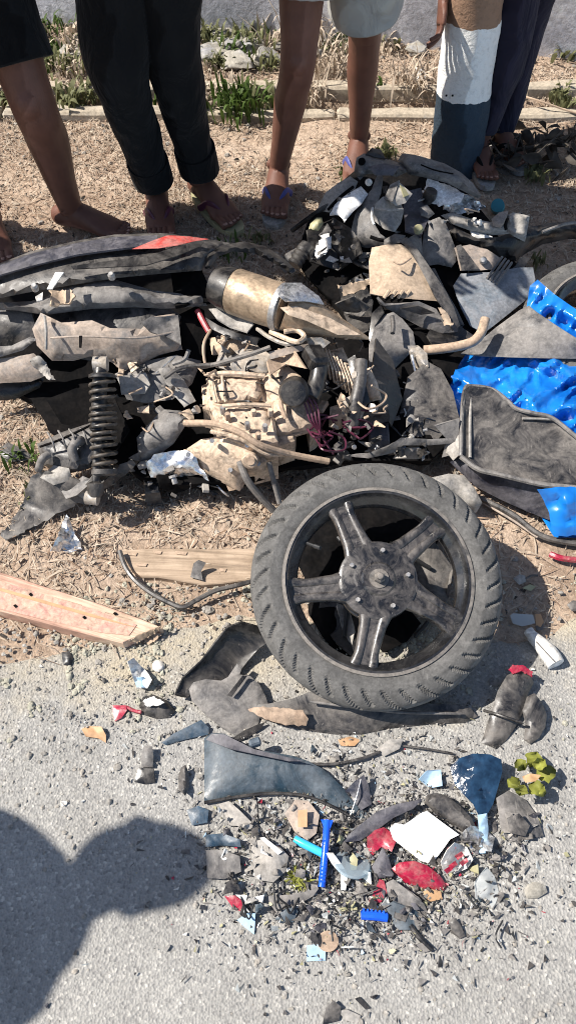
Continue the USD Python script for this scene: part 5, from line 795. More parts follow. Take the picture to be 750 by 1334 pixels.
B.add('floor_sheet', panel([(590, 372, 10), (600, 356, 11), (640, 354, 11), (676, 348, 11), (694, 348, 10), (697, 364, 9), (690, 386, 8), (668, 404, 7), (648, 420, 6.5), (630, 434, 6), (612, 424, 7), (598, 396, 9)], thick=.4, bulge=.5, dent=.5, lip=.2, seed=99), 'sheet_blue')
B.add('floor_sheet', panel([(600, 460, 6), (622, 446, 7), (646, 426, 8), (676, 404, 11), (688, 398, 14), (704, 410, 15), (752, 442, 14), (790, 458, 13), (785, 468, 9), (690, 466, 8), (630, 464, 6)], thick=.4, bulge=.6, dent=.5, seed=100), 'grey_plastic')
B.add('bent_pipe', tube([(552, 456, 9), (575, 454, 10), (600, 450, 11), (617, 444, 12), (627, 432, 13), (632, 415, 14.5)], 1.25, n=40, sides=14), 'rust_pipe'); B.add('pipe_mouth', lathe(P(631.8, 415.5, .144), P(632.3, 413, .1475), [(0, .0095), (1, .009)], 16), 'void_black')
B.add('splinter', panel([(440, 372, 16), (470, 366, 17), (484, 362, 17), (480, 372, 16), (460, 382, 15), (448, 384, 14)], thick=.4, dent=.8, rag=.8, seed=101), 'beige_dust_panel')
B.add('splinter', panel([(436, 396, 14), (460, 386, 16), (482, 400, 15), (470, 412, 13), (450, 408, 13)], thick=.4, dent=1.6, freq=.1, seed=102), 'dark_plastic')
clutter(B, 26, [(400, 330), (440, 280), (470, 300), (490, 340), (480, 400), (430, 380)], lambda x, y: 12 + (340 - y) * .05, G_[:4] + ['white_plastic'], 11)
clutter(B, 22, [(530, 250), (560, 240), (640, 265), (640, 300), (590, 300), (545, 300)], lambda x, y: 19 - (y - 250) * .04, G_[:4] + ['foil', 'white_plastic'], 12, 2, 8)
clutter(B, 22, [(500, 500), (545, 450), (560, 480), (560, 560), (500, 570)], lambda x, y: 8, G_[:4], 13)
clutter(B, 10, [(440, 310), (480, 230), (520, 230), (520, 310), (470, 330)], lambda x, y: 21 - (y - 250) * .05, G_[:4], 14, 2, 7)

# ------------------------------------------------------------------ tarp, tray and loose pieces round the wreck
single('blue_tarp', panel([(568, 480, 4), (580, 466, 5), (610, 458, 5), (640, 455, 5), (690, 462, 5), (684, 445, 6), (684, 410, 9), (690, 372, 13), (700, 364, 14), (722, 383, 14), (752, 404, 13), (850, 440, 10), (850, 660, 2), (770, 700, 2), (722, 700, 1.5), (704, 672, 2), (700, 640, 3), (640, 620, 4), (600, 580, 4), (588, 520, 4), (578, 498, 4)], thick=.12, dent=2.6, bulge=.6, freq=.055, seed=110, step=2.8, ridge=True), 'tarp_blue', 'crumpled bright blue plastic tarp under the grey tray at the right edge', 'tarp', smooth=38)
tr = T('storage_tray', 'dark grey plastic storage tray with raised rim lying on the blue tarp', 'tray', P(660, 620))
tr.add('tray_body', panel([(586, 602, 8), (598, 594, 9), (625, 612, 10), (660, 622, 10), (705, 632, 10), (760, 642, 10), (780, 660, 6), (760, 690, 2), (722, 680, 2.5), (690, 668, 3), (650, 650, 3.5), (616, 632, 4.5)], thick=.5, bulge=1, dent=.4, seed=111), 'navy_black')
tr.add('tray_top', panel([(600, 594, 11), (600, 548, 14), (604, 508, 16), (612, 502, 16), (640, 506, 16), (660, 520, 15.5), (672, 531, 15), (694, 537, 15), (720, 544, 14.6), (736, 556, 14), (756, 572, 13.5), (790, 590, 13), (790, 642, 10), (752, 634, 10.5), (705, 629, 10.6), (650, 616, 10.6), (622, 610, 10.6)], thick=.5, bulge=-.6, dent=.4, lip=-.5, lipw=7, seed=112, freq=.03), 'dark_plastic')
tr.add('rim', tube([(600, 594, 12), (601, 548, 15), (605, 508, 17), (614, 503, 17), (640, 507, 17), (660, 521, 16.5), (672, 532, 16), (694, 538, 16), (720, 545, 15.4), (756, 573, 14.3), (790, 592, 13.5)], .5, n=60), 'grey_plastic'); tr.add('rim', tube([(600, 595, 12), (622, 611, 11.6), (650, 618, 11.6), (705, 631, 11.4), (752, 636, 11), (790, 645, 10.6)], .6, n=40), 'grey_plastic')
tr.add('rim', tube([(613, 512, 16.4), (612, 550, 14.6), (612, 596, 12)], .35), 'pale_grey_plastic'); tr.add('rim', tube([(680, 545, 15.2), (720, 546, 15)], .3), 'pale_grey_plastic')
tr.add('lower_trim', tube([(604, 640, 2), (640, 656, 2), (670, 672, 2), (705, 698, 1.5), (750, 708, 1.5), (780, 708, 1.5)], .7, n=30), 'dark_plastic'); tr.add('lower_trim', tube([(630, 655, 1.4), (668, 678, 1.3), (700, 700, 1.2)], .3, n=20), 'dusty_grey_tan')
tr.add('hinge_plate', panel([(582, 590, 11), (586, 556, 14), (596, 548, 15), (598, 592, 12), (590, 600, 10)], thick=.4, dent=.4, seed=113), 'pale_grey_plastic')
single('blue_tarp_corner', panel([(700, 638, 11.4), (730, 634, 12), (770, 636, 11.6), (775, 690, 5), (745, 698, 3.5), (720, 698, 3.5), (716, 676, 6), (708, 652, 9)], thick=.15, dent=1.8, bulge=1.2, freq=.06, seed=114, ridge=True, rag=.6), 'tarp_blue', 'blue tarp corner folded over the near rim of the grey tray', 'tarp', smooth=60)
single('plastic_flap', panel([(562, 622, 7), (584, 617, 9), (604, 619, 9), (618, 636, 7), (628, 655, 4), (620, 668, 2), (604, 668, 3), (590, 652, 5), (574, 640, 6)], thick=.4, bulge=1.6, dent=1.1, lip=.5, seed=115), 'pale_grey_plastic', 'torn grey plastic flap between the foreground wheel and the tray', 'plastic piece')
single('bottle_cap', lathe(P(648, 270, 0), P(648, 267, .06), [(0, .018), (.2, .022), (1, .02)], 20), 'teal', 'small teal container in the grass behind the scooter front', 'container')
single('foil_packet', panel([(66, 718, .6), (74, 700, 2.6), (82, 680, 4.5), (88, 671, 5), (92, 682, 4.5), (100, 700, 3), (107, 716, .6), (90, 720, .6)], thick=.15, dent=2.4, bulge=1.4, freq=.13, rag=.8, seed=116), 'foil', 'crumpled shiny silver foil packet on the soil below the coil spring', 'packet', smooth=25)
single('dark_shard', panel([(-8, 590, 1.2), (10, 576, 2), (30, 584, 2), (42, 594, 1.2), (30, 600, .8), (8, 602, .8)], thick=.3, bulge=1, seed=117), 'dark_plastic', 'dark plastic shard in the straw at the left edge left of the spring', 'plastic shard')
single('plastic_flap', panel([(362, 345, 6), (372, 330, 8), (386, 322, 9), (392, 330, 9), (384, 345, 7), (372, 356, 5)], thick=.4, bulge=.6, seed=118), 'dark_plastic', 'small dark flap by the end of the grab rail', 'plastic piece')

# ------------------------------------------------------------------ planks
pk = T('plank', 'pinkish splintered wooden plank with a yellow line at the left edge', 'plank', P(90, 800))
pk.add('board', block([(-30, 735), (60, 764), (130, 786), (185, 806), (212, 818), (196, 824), (178, 830), (160, 838), (90, 820), (20, 801), (-30, 788)], 3.0, 0, .25), 'wood_red'); pk.add('painted_band', panel([(-30, 748, 3.15), (60, 775, 3.15), (120, 793, 3.15), (178, 814, 3.15), (168, 828, 3.15), (130, 824, 3.15), (60, 808, 3.15), (-30, 786, 3.15)], thick=.06, step=5), 'pink_paint'); pk.add('painted_line', panel([(-30, 757, 3.25), (60, 783, 3.25), (120, 800, 3.25), (180, 818, 3.25), (120, 804, 3.25), (60, 787, 3.25), (-30, 761, 3.25)], thick=.05, step=4), 'orange_tan')
pk.add('splinter', panel([(160, 838, 2.6), (184, 826, 3.4), (214, 815, 3.6), (206, 824, 2.8), (182, 836, 2)], thick=.4, rag=1, seed=120), 'wood_pale'); pk.add('splinter', panel([(186, 834, 1), (204, 824, 2), (210, 828, 1.8), (194, 840, 1)], thick=.4, rag=.8, seed=121), 'rust_pipe')
for x, y in ((40, 775), (110, 805), (150, 800), (20, 790)): pk.add('nail_hole', panel([(x - 3, y - 1, 3.3), (x, y - 3, 3.3), (x + 3, y, 3.3), (x, y + 2, 3.3)], thick=.05), 'void_black')
for k in range(7): pk.add('grain_split', tube([(5 + 22 * k, 759 + 6.5 * k + 4 * (k % 3), 3.06), (40 + 22 * k, 769 + 6.5 * k + 4 * (k % 3), 3.06)], .09, sides=4), 'rust_pipe')
pk = T('plank', 'pale wooden board half sunk in the soil, reaching under the foreground wheel', 'plank', P(250, 740))
pk.add('board', block([(156, 717), (200, 714), (270, 715), (345, 714), (345, 757), (318, 756), (290, 760), (262, 762), (236, 757), (206, 752), (186, 752), (172, 742)], 1.0, -.5, .2), 'wood_pale')
for x, y, w in ((172, 721, 7), (205, 719, 6), (236, 720, 8), (184, 735, 8), (290, 742, 5)): pk.add('notch', panel([(x - w, y - 2, 1.25), (x + w, y - 1, 1.25), (x + w - 2, y + 3, 1.25), (x - w + 2, y + 2, 1.25)], thick=.08), 'rust_pipe')
single('trim_strip', tube([(156, 718, 2.4), (163, 738, 2.2), (176, 756, 2), (196, 772, 1.8), (218, 784, 1.6), (238, 791, 1.6), (256, 782, 2), (280, 770, 2.2), (304, 764, 2.2), (330, 757, 2)], .55, n=60), 'dark_plastic', 'thin curved dark trim strip along the edge of the pale board', 'trim strip')
single('black_clip', panel([(248, 752, 2), (252, 734, 3.6), (258, 730, 4), (268, 734, 3.6), (262, 744, 2.6), (264, 756, 1.8)], thick=.4, dent=.5, seed=122), 'grey_plastic', 'small upright grey clip standing on the pale board', 'clip')

# ------------------------------------------------------------------ big fragments on the road
def frag(name, label, cat, pts, mat, **k):
    return single(name, panel(pts, **k), mat, label, cat, smooth=k.get('sm', 28))
frag('fender_shard', 'black curved mudguard piece standing beside the foreground wheel, left', 'plastic shard', [(228, 905, .8), (238, 884, 2), (262, 862, 4), (280, 838, 6), (296, 818, 7), (314, 811, 7.4), (345, 820, 6), (352, 834, 3.5), (336, 846, 2.6), (322, 862, 2), (305, 884, 1.4), (268, 890, 1.5), (244, 908, .7)], 'black_plastic', thick=.4, bulge=-1.2, dent=.4, lip=-.4, seed=130)
frag('bent_plate', 'grey rounded plastic plate in front of the black mudguard piece', 'plastic plate', [(246, 898, 2), (252, 889, 3), (268, 885, 3.6), (288, 887, 3.6), (297, 882, 4), (309, 864, 4.6), (316, 868, 4.6), (312, 879, 4.2), (326, 881, 4), (338, 892, 3.4), (346, 908, 2.8), (352, 926, 2), (338, 936, 1.8), (334, 956, 1.2), (312, 962, 1), (290, 950, 1.2), (266, 930, 1.4), (250, 914, 1.6)], 'grey_plastic', thick=.4, bulge=.6, dent=1, lip=.3, seed=131)
frag('plate_fold', 'dark raised seam across the grey rounded plate', 'plastic strip', [(296, 906, 4.6), (316, 880, 5.2), (322, 881, 5), (302, 908, 4.4)], 'black_plastic', thick=.2, seed=129)
frag('panel_edge', 'thin black edge strip under the grey rounded plate', 'plastic shard', [(302, 962, .9), (318, 952, 1.4), (334, 945, 1.6), (345, 942, 1.6), (340, 950, 1), (322, 962, .8), (308, 968, .7)], 'black_plastic', thick=.3, seed=132)
sp = T('spear_panel', 'long pointed grey bodywork strip with a tan scraped end below the wheel', 'plastic panel', P(470, 955))
sp.add('strip', panel([(318, 918, 2.6), (350, 917, 3.6), (382, 910, 4.6), (402, 902, 5), (424, 897, 5.2), (450, 904, 5), (482, 912, 4.6), (540, 917, 4), (590, 918, 3.4), (612, 922, 2.6), (622, 934, 1.4), (604, 942, 1), (560, 944, 1), (510, 949, 1), (470, 957, .8), (436, 957, .8), (398, 952, 1), (356, 942, 1.2), (328, 932, 1.8)], thick=.4, bulge=1.2, dent=.5, lip=.3, seed=133), 'dark_plastic')
sp.add('scrape', panel([(322, 924, 3.4), (340, 921, 4.2), (372, 923, 5), (394, 926, 5.2), (402, 936, 4), (398, 946, 3), (370, 944, 3), (340, 935, 3.2)], thick=.1, bulge=.5, dent=.3, rag=.8, seed=134), 'scrape_tan')
sp.add('crease', tube([(404, 914, 5.6), (450, 920, 5.6), (520, 928, 4.6), (600, 930, 3.2)], .3), 'grey_plastic')
frag('blue_spike', 'small pointed dark blue shard beside the blue panel top corner', 'plastic shard', [(210, 968, .8), (226, 956, 1.6), (246, 946, 2), (262, 938, 2), (272, 948, 1.4), (272, 957, 1), (240, 964, .8), (216, 971, .7)], 'dark_blue_paint', thick=.3, bulge=.4, seed=135)
bp = T('painted_bodywork', 'large blue grey painted body panel pointing right above the litter heap', 'body panel', P(360, 1030))
bp.add('skin', panel([(266, 962, 1.8), (276, 955, 2.4), (292, 956, 3), (312, 968, 3.4), (342, 978, 3.6), (382, 985, 3.6), (402, 992, 3.4), (420, 1002, 3.2), (436, 1016, 2.8), (456, 1036, 2), (480, 1056, 1.2), (478, 1068, .9), (462, 1066, .9), (432, 1050, 1.1), (396, 1036, 1.2), (350, 1033, 1.2), (306, 1038, 1.1), (266, 1045, 1)], thick=.35, bulge=1.4, dent=.5, lip=.5, seed=136), 'blue_grey_paint')
bp.add('edge', tube([(266, 1046, 1.2), (306, 1039, 1.4), (350, 1034, 1.5), (396, 1037, 1.5), (432, 1051, 1.4), (462, 1067, 1.2)], .3, n=40), 'black_plastic'); bp.add('fold', panel([(268, 964, 3), (276, 956, 3.8), (292, 957, 4.3), (330, 976, 4.9), (396, 992, 4.9), (376, 992, 4.9), (300, 976, 4.6)], thick=.2, seed=137), 'navy_black')
bp.add('tab', rbox(P(332, 968, .045), (.022, .014, .02), 20, bev=.003), 'dark_blue_paint')
frag('curved_plate', 'dark curved plate with a red end at the right of the wheel, upper of two', 'plastic plate', [(627, 968, 1), (634, 944, 2), (640, 926, 3), (648, 900, 4), (660, 880, 4.4), (674, 874, 4.4), (690, 878, 4), (695, 890, 3.4), (688, 904, 3), (682, 926, 2.4), (672, 946, 1.8), (660, 964, 1.2), (646, 976, .9)], 'dark_plastic', thick=.4, bulge=1.2, dent=.5, lip=.4, seed=138)
frag('curved_plate', 'dark rounded plate overlapping the red ended plate at the right', 'plastic plate', [(686, 908, 3.4), (696, 903, 3.8), (706, 916, 3.4), (712, 932, 2.6), (710, 948, 2), (702, 962, 1.4), (690, 970, 1), (682, 964, 1.2), (684, 944, 2.2), (680, 926, 3)], 'dark_plastic', thick=.4, bulge=1, dent=.4, lip=.4, seed=139)
frag('red_lens_shard', 'red lens shard at the top of the dark curved plate', 'lens shard', [(662, 872, 4.6), (668, 867, 4.8), (682, 867, 4.8), (694, 876, 4.4), (692, 882, 4.2), (680, 874, 5), (668, 878, 4.8)], 'red_plastic', thick=.3, rag=.4, seed=140)
single('rod', tube([(630, 926, 2), (650, 932, 4), (680, 942, 4.4)], .3), 'black_plastic', 'thin black rod across the dark curved plate', 'rod')
single('hook', tube([(642, 884, 1.2), (638, 888, 1), (644, 892, 1), (660, 886, 1.5), (668, 882, 2)], .35), 'grey_plastic', 'small bent grey hook left of the red lens shard', 'hook')
wt = T('white_tube', 'white plastic tube lying on the road right of the wheel', 'tube', P(710, 850))
wt.add('shell', sweep(spline([P(692, 828, .018), P(712, 848, .018), P(724, 866, .018)], 8), np.array([.012, .014, .016, .018, .019, .019, .019, .018]), 16), 'white_plastic'); wt.add('collar', tube([(688, 822, 1.6), (694, 830, 1.8)], 1.1, sides=14), 'white_plastic'); wt.add('seam', tube([(698, 836, 3.4), (722, 862, 3.9)], .12), 'dark_plastic')
frag('clear_shard', 'clear glassy shard just right of the wheel tread', 'clear shard', [(664, 802, 1), (668, 799, 1.4), (694, 801, 1.4), (697, 812, 1), (680, 816, .8), (668, 812, .8)], 'clear_plastic', thick=.2, seed=141)
frag('orange_chip', 'orange tan chip on the end of the white tube', 'plastic chip', [(697, 800, 1.4), (704, 800, 1.8), (708, 810, 1.6), (704, 817, 1.2), (698, 815, 1)], 'orange_tan', thick=.4, seed=142)
frag('dark_chip', 'dark chip touching the orange chip from below', 'plastic chip', [(697, 816, 1), (708, 812, 1.4), (707, 820, 1), (699, 822, .8)], 'dark_plastic', thick=.3, seed=142)
frag('dark_shard', 'dark shard at the right edge above the white tube', 'plastic shard', [(738, 788, 1), (746, 782, 1.6), (760, 784, 1.4), (760, 796, 1), (744, 796, .8)], 'dark_plastic', thick=.3, bulge=.5, seed=143)
frag('metal_plate', 'small grey bent plate on the soil right of the wheel top', 'metal plate', [(668, 754, 1), (676, 748, 1.6), (684, 750, 1.6), (685, 758, 1), (676, 762, .8)], 'pale_grey_plastic', thick=.3, bulge=.4, seed=144)
single('twig', tube([(684, 754, 1.2), (692, 750, 1.6), (700, 750, 1.4)], .25), 'dark_plastic', 'short dark twig beside the small grey bent plate', 'twig')
frag('yellow_flake', 'cream flake below the small grey bent plate', 'flake', [(680, 766, .8), (690, 761, 1.2), (698, 764, 1), (692, 770, .7)], 'khaki_plastic', thick=.2, seed=145)
single('red_peg', tube([(716, 722, 1.4), (730, 727, 1.8), (752, 730, 1.6)], .7), 'red_plastic', 'red peg on the soil under the tarp corner at the right edge', 'peg')
# left side of the road
frag('sachet', 'crumpled white and blue sachet on the road below the pink plank', 'sachet', [(166, 862, 2.6), (174, 857, 3), (182, 866, 2.8), (192, 876, 2), (198, 886, 1.2), (192, 897, .8), (178, 897, .8), (173, 882, 1.6)], 'white_plastic', thick=.15, dent=1.6, bulge=1.2, freq=.12, seed=150)
frag('sachet_print', 'blue printed corner of the crumpled white sachet', 'sachet', [(174, 884, 2.8), (186, 882, 2.8), (196, 888, 1.9), (190, 896, 1.4), (178, 895, 1.7)], 'pale_blue', thick=.1, dent=.4, seed=151)
frag('white_disc', 'small white round cap beside the white and blue sachet', 'cap', [(206 + 8 * math.cos(a), 868 + 8 * math.sin(a), 1.2) for a in np.linspace(0, 6.28, 14)[:-1]], 'white_plastic', thick=.8, bulge=.4, lip=.3, lipw=3)
frag('grey_shell', 'oval grey and white scuffed shell on the road left of the black mudguard piece', 'plastic shell', [(181, 920, 1.2), (186, 908, 2.2), (200, 905, 2.6), (216, 912, 2.2), (229, 926, 1.2), (222, 935, .8), (204, 937, .8), (188, 932, .9)], 'dark_plastic', thick=.4, bulge=1.4, lip=.8, seed=152); frag('shell_lining', 'pale scuffed face on the oval grey shell', 'plastic shell', [(186, 912, 3), (200, 908, 3.7), (214, 915, 3.6), (206, 920, 3.7), (190, 920, 3)], 'white_plastic', thick=.15, seed=153, rag=.5)
frag('red_chip', 'red lens chip on the road left of the oval shell', 'lens chip', [(146, 919, 1), (164, 919, 1.4), (165, 926, 1.4), (158, 936, .8), (150, 940, .7), (147, 930, .8)], 'red_plastic', thick=.3, bulge=.3, seed=154); single('red_wire', tube([(164, 921, 1), (174, 926, .9), (184, 928, 1.2)], .35), 'red_plastic', 'short red stem joining the red chip and the oval shell', 'wire')
frag('leaf_scrap', 'orange brown leaf scrap on the road at the left', 'leaf', [(106, 950, .8), (116, 946, 1.2), (132, 947, 1.2), (138, 958, .8), (138, 968, .6), (128, 962, .9), (112, 960, .8)], 'orange_tan', thick=.1, dent=.6, freq=.1, seed=155)
frag('broken_bracket', 'grey two part bracket with a dark foot on the road at the left', 'bracket', [(184, 984, 1.6), (188, 972, 2.2), (198, 972, 2.2), (200, 986, 1.8), (199, 1000, 1.2), (184, 1000, 1)], 'grey_plastic', thick=.4, bulge=.6, seed=156); frag('wedge_shard', 'dark wedge under the grey bracket on the road', 'plastic shard', [(175, 1019, .8), (181, 1000, 1.4), (200, 1002, 1.6), (202, 1020, .8), (188, 1022, .7)], 'black_plastic', thick=.4, bulge=.4, seed=157)
frag('dark_pod', 'small dark pod shaped lump left of the blue panel', 'lump', [(232, 1012, 1), (236, 1000, 1.6), (242, 997, 1.8), (246, 1008, 1.6), (246, 1026, 1.2), (240, 1036, .8), (233, 1030, .8)], 'dark_plastic', thick=.4, bulge=1.2, dent=.8, freq=.12, seed=158)
frag('dark_chip', 'dark chip on the gravel between plank and sachet', 'plastic chip', [(80, 850, .8), (90, 848, 1.2), (96, 858, 1), (92, 868, .7), (82, 866, .7)], 'black_plastic', thick=.4, bulge=.6, seed=159)
frag('bottom_shard', 'dark broken clip at the bottom edge of the road', 'plastic shard', [(420, 1336, .6), (424, 1314, 1.4), (434, 1304, 1.8), (444, 1312, 1.4), (442, 1330, .8)], 'dark_plastic', thick=.4, bulge=.4, seed=160); frag('bottom_shard', 'pale grey strip beside the dark clip at the bottom edge', 'plastic shard', [(440, 1318, 1), (452, 1316, 1.2), (470, 1324, .8), (466, 1334, .6), (450, 1330, .7)], 'pale_grey_plastic', thick=.3, seed=161)
frag('bottom_shard', 'small black sliver right of the bottom clip', 'plastic shard', [(462, 1302, .7), (468, 1300, 1), (482, 1314, .8), (476, 1316, .6)], 'black_plastic', thick=.3, seed=162)
# ------------------------------------------------------------------ the litter heap
frag('paper', 'bright white folded paper in the litter heap', 'paper', [(507, 1080, 2.4), (514, 1073, 2.8), (526, 1075, 3), (534, 1070, 3.2), (548, 1060, 3.4), (556, 1057, 3.4), (576, 1072, 3), (598, 1088, 2.2), (586, 1094, 2.2), (576, 1108, 1.8), (562, 1126, 1.2), (548, 1122, 1.4), (530, 1108, 1.8), (512, 1094, 2)], 'paper_white', thick=.08, dent=.5, bulge=.3, seed=170)
frag('red_flap', 'upper crimson plastic flap left of the white paper', 'plastic flap', [(478, 1092, 1.8), (488, 1082, 2.2), (500, 1078, 2.4), (508, 1084, 2.2), (516, 1096, 1.8), (510, 1110, 1.4), (496, 1104, 1.6), (484, 1116, 1), (478, 1104, 1.2)], 'red_plastic', thick=.25, bulge=.6, dent=.4, seed=171)
frag('red_lens', 'large oval crimson lens below the white paper', 'lens', [(510, 1132, 2), (520, 1124, 2.6), (540, 1122, 2.8), (556, 1128, 2.6), (572, 1140, 2), (582, 1154, 1.2), (578, 1161, .9), (560, 1160, 1), (536, 1155, 1), (518, 1146, 1.2)], 'red_plastic', thick=.3, bulge=.9, lip=.4, seed=172)
frag('red_shard', 'small crimson shard at the lower left of the oval lens', 'lens shard', [(480, 1174, .8), (488, 1160, 1.4), (494, 1146, 2), (500, 1148, 2), (504, 1164, 1.4), (496, 1176, .8), (484, 1179, .7)], 'red_plastic', thick=.25, seed=173)
frag('grey_oval_cover', 'grey oval cover leaning on the white paper', 'plastic cover', [(553, 1046, 2.6), (556, 1036, 3.2), (568, 1033, 3.6), (582, 1037, 3.6), (600, 1051, 3.2), (614, 1066, 2.6), (621, 1080, 2), (616, 1088, 1.6), (604, 1086, 1.8), (586, 1074, 2.2), (566, 1060, 2.4)], 'dark_plastic', thick=.5, bulge=1.2, lip=.7, dent=.4, seed=174)
frag('blue_film', 'crumpled dark blue plastic bag in the litter heap, right', 'plastic bag', [(586, 1000, 3.4), (598, 988, 4.6), (616, 982, 5.2), (638, 983, 5.2), (653, 990, 4.6), (654, 1006, 4.0), (648, 1028, 3.4), (642, 1048, 2.8), (634, 1062, 2.2), (624, 1064, 2.2), (616, 1048, 2.8), (604, 1036, 3.0), (592, 1022, 3.0)], 'blue_film', thick=.15, dent=1.0, bulge=.5, freq=.07, seed=175, ridge=True)
frag('film_tail', 'pale blue twisted tail of the dark blue bag', 'plastic scrap', [(622, 1062, 2), (634, 1060, 2.2), (636, 1082, 1.8), (632, 1112, 1), (624, 1112, 1), (624, 1088, 1.6)], 'pale_blue', thick=.15, dent=.8, bulge=.6, freq=.15, seed=176)
frag('purple_shard', 'long violet grey shard pointing left of the white paper', 'plastic shard', [(444, 1098, 1), (456, 1086, 1.6), (470, 1074, 2.2), (490, 1058, 2.8), (516, 1048, 3), (550, 1042, 3), (538, 1054, 2.6), (512, 1066, 2.2), (488, 1084, 1.6), (468, 1096, 1)], 'navy_black', thick=.3, bulge=.5, dent=.4, seed=177); frag('purple_shard', 'dark violet bent shard over the red flap', 'plastic shard', [(484, 1130, 2.2), (492, 1116, 2.8), (498, 1104, 3.2), (506, 1118, 2.8), (510, 1132, 2.2), (502, 1144, 1.8), (490, 1144, 1.6)], 'navy_black', thick=.3, bulge=.6, dent=.8, seed=178)
single('clear_disc', lathe(P(458, 1128, .012), P(459, 1124, .018), [(0, .031), (.5, .033), (.9, .031), (1, .014)], 36), 'lens_blue', 'clear round lens beside the blue cross', 'lens'); frag('lens_core', 'cream centre lying on the clear round lens', 'plastic piece', [(455, 1118, 2.2), (460, 1112, 2.6), (466, 1120, 2.4), (464, 1134, 2), (457, 1134, 2)], 'khaki_plastic', thick=.2, seed=179)
single('blue_stick', tube([(384, 1094, 1.6), (400, 1102, 2), (424, 1114, 2.2)], .75, sides=12), 'light_blue_plastic', 'light blue stick crossing the upright blue stick', 'plastic stick')
bs = T('blue_stick', 'upright deep blue ridged stick with a flared top in the litter heap', 'plastic stick', P(422, 1115)); bs.add('shaft', tube([(426, 1070, 2.6), (424, 1100, 3.2), (419, 1156, 1.6)], .62, sides=12), 'blue_plastic'); bs.add('flare', panel([(418, 1068, 2.8), (434, 1069, 2.8), (430, 1080, 3.2), (422, 1080, 3.2)], thick=.4, bulge=.3), 'blue_plastic')
for k in range(12): bs.add('ridge', tube([(423.5 - .35 * k - 3.5, 1096 + 4.8 * k, 3.7 - .12 * k), (423.5 - .35 * k + 3.5, 1096 + 4.8 * k, 3.7 - .12 * k)], .18, sides=5), 'blue_plastic')
frag('white_strut', 'white and violet bent strut right of the blue cross', 'plastic strut', [(424, 1112, 2.4), (434, 1112, 2.6), (446, 1128, 2.2), (453, 1140, 1.8), (450, 1160, 1), (444, 1160, 1), (444, 1140, 1.8), (432, 1126, 2)], 'white_plastic', thick=.3, dent=.4, seed=180)
br_ = T('blue_comb', 'short bright blue ridged piece right of the litter heap bottom', 'plastic piece', P(488, 1194)); br_.add('bar', tube([(470, 1193, 1), (488, 1194, 1.2), (504, 1196, 1)], .75, sides=10), 'blue_plastic')
for k in range(6): br_.add('tooth', rbox(P(474 + 5.2 * k, 1189 + .6 * k, .012), (.004, .011, .01), 8, bev=.001), 'blue_plastic')
frag('striped_wrapper', 'red and white striped wrapper right of the white paper', 'wrapper', [(574, 1124, 1.2), (582, 1108, 2), (592, 1098, 2.6), (608, 1104, 2.4), (616, 1120, 1.6), (608, 1132, 1.2), (590, 1140, .9), (578, 1138, .8)], 'white_plastic', thick=.12, dent=2, bulge=1, freq=.11, seed=181)
for k, (x, y) in enumerate(((590, 1128), (598, 1116), (604, 1124), (584, 1134), (588, 1106))): frag('wrapper_stripe', f'{("crimson", "pink", "broken", "short", "top")[k]} red stripe piece on the striped wrapper', 'wrapper', [(x - 6, y, 3.2), (x + 3, y - 6, 3.4), (x + 6, y - 1, 3.2), (x - 2, y + 5, 3)], 'red_plastic', thick=.08, dent=.3, seed=182 + k)
frag('brown_chip', 'orange brown chip below the oval crimson lens', 'plastic chip', [(551, 1162, 1), (562, 1159, 1.4), (574, 1162, 1.2), (576, 1172, .8), (556, 1176, .7)], 'orange_tan', thick=.3, seed=190)
frag('red_chip', 'crimson and white chip at the lower left of the litter heap', 'lens chip', [(292, 1168, 1.2), (306, 1167, 1.6), (320, 1178, 1.2), (318, 1190, .8), (304, 1184, .8)], 'red_plastic', thick=.3, bulge=.3, seed=191); frag('white_chip', 'white tip joined to the crimson chip lower left', 'plastic chip', [(306, 1166, 1.8), (322, 1167, 1.6), (320, 1177, 1.4)], 'white_plastic', thick=.2, seed=192)
frag('blue_triangle', 'pale blue and white triangle at the lower left of the heap', 'plastic chip', [(309, 1199, 1), (322, 1190, 1.4), (333, 1190, 1.4), (331, 1218, .7), (318, 1208, .8)], 'pale_blue', thick=.2, seed=193)
frag('orange_disc', 'half orange half olive round piece at the bottom of the heap', 'plastic disc', [(427 + 14 * math.cos(a), 1227 + 14 * math.sin(a), 1) for a in np.linspace(0, 6.28, 20)[:-1]], 'scrape_tan', thick=.3, bulge=.4); frag('blue_square', 'dull blue square chip at the bottom of the heap', 'plastic chip', [(400, 1232, .9), (424, 1230, 1), (424, 1252, .7), (399, 1253, .7)], 'pale_blue', thick=.3, seed=194)
frag('olive_pad', 'olive chip below the clear round lens', 'plastic chip', [(441, 1176, 1), (464, 1175, 1.2), (465, 1186, .9), (443, 1188, .7)], 'khaki_plastic', thick=.3, seed=195)
frag('grey_wedge', 'large grey wedge under the green plant scrap in the heap', 'plastic shard', [(340, 1168, 1), (380, 1166, 1.6), (415, 1158, 1.8), (408, 1168, 1.4), (386, 1180, 1), (370, 1198, .7), (352, 1182, .8)], 'grey_plastic', thick=.3, bulge=.4, seed=196)
frag('blue_arc', 'blue painted arc chip below the grey wedge', 'plastic chip', [(358, 1198, .8), (368, 1186, 1.4), (384, 1180, 1.6), (388, 1188, 1.4), (382, 1202, .8), (364, 1203, .7)], 'blue_grey_paint', thick=.3, bulge=.4, seed=197)
frag('bright_strip', 'pale slanted strip under the blue panel in the heap', 'plastic strip', [(284, 1048, 1.4), (298, 1044, 2), (312, 1056, 2.2), (328, 1072, 1.8), (318, 1077, 1.4), (300, 1076, 1.2), (292, 1062, 1.2)], 'pale_grey_plastic', thick=.3, bulge=.5, seed=198)
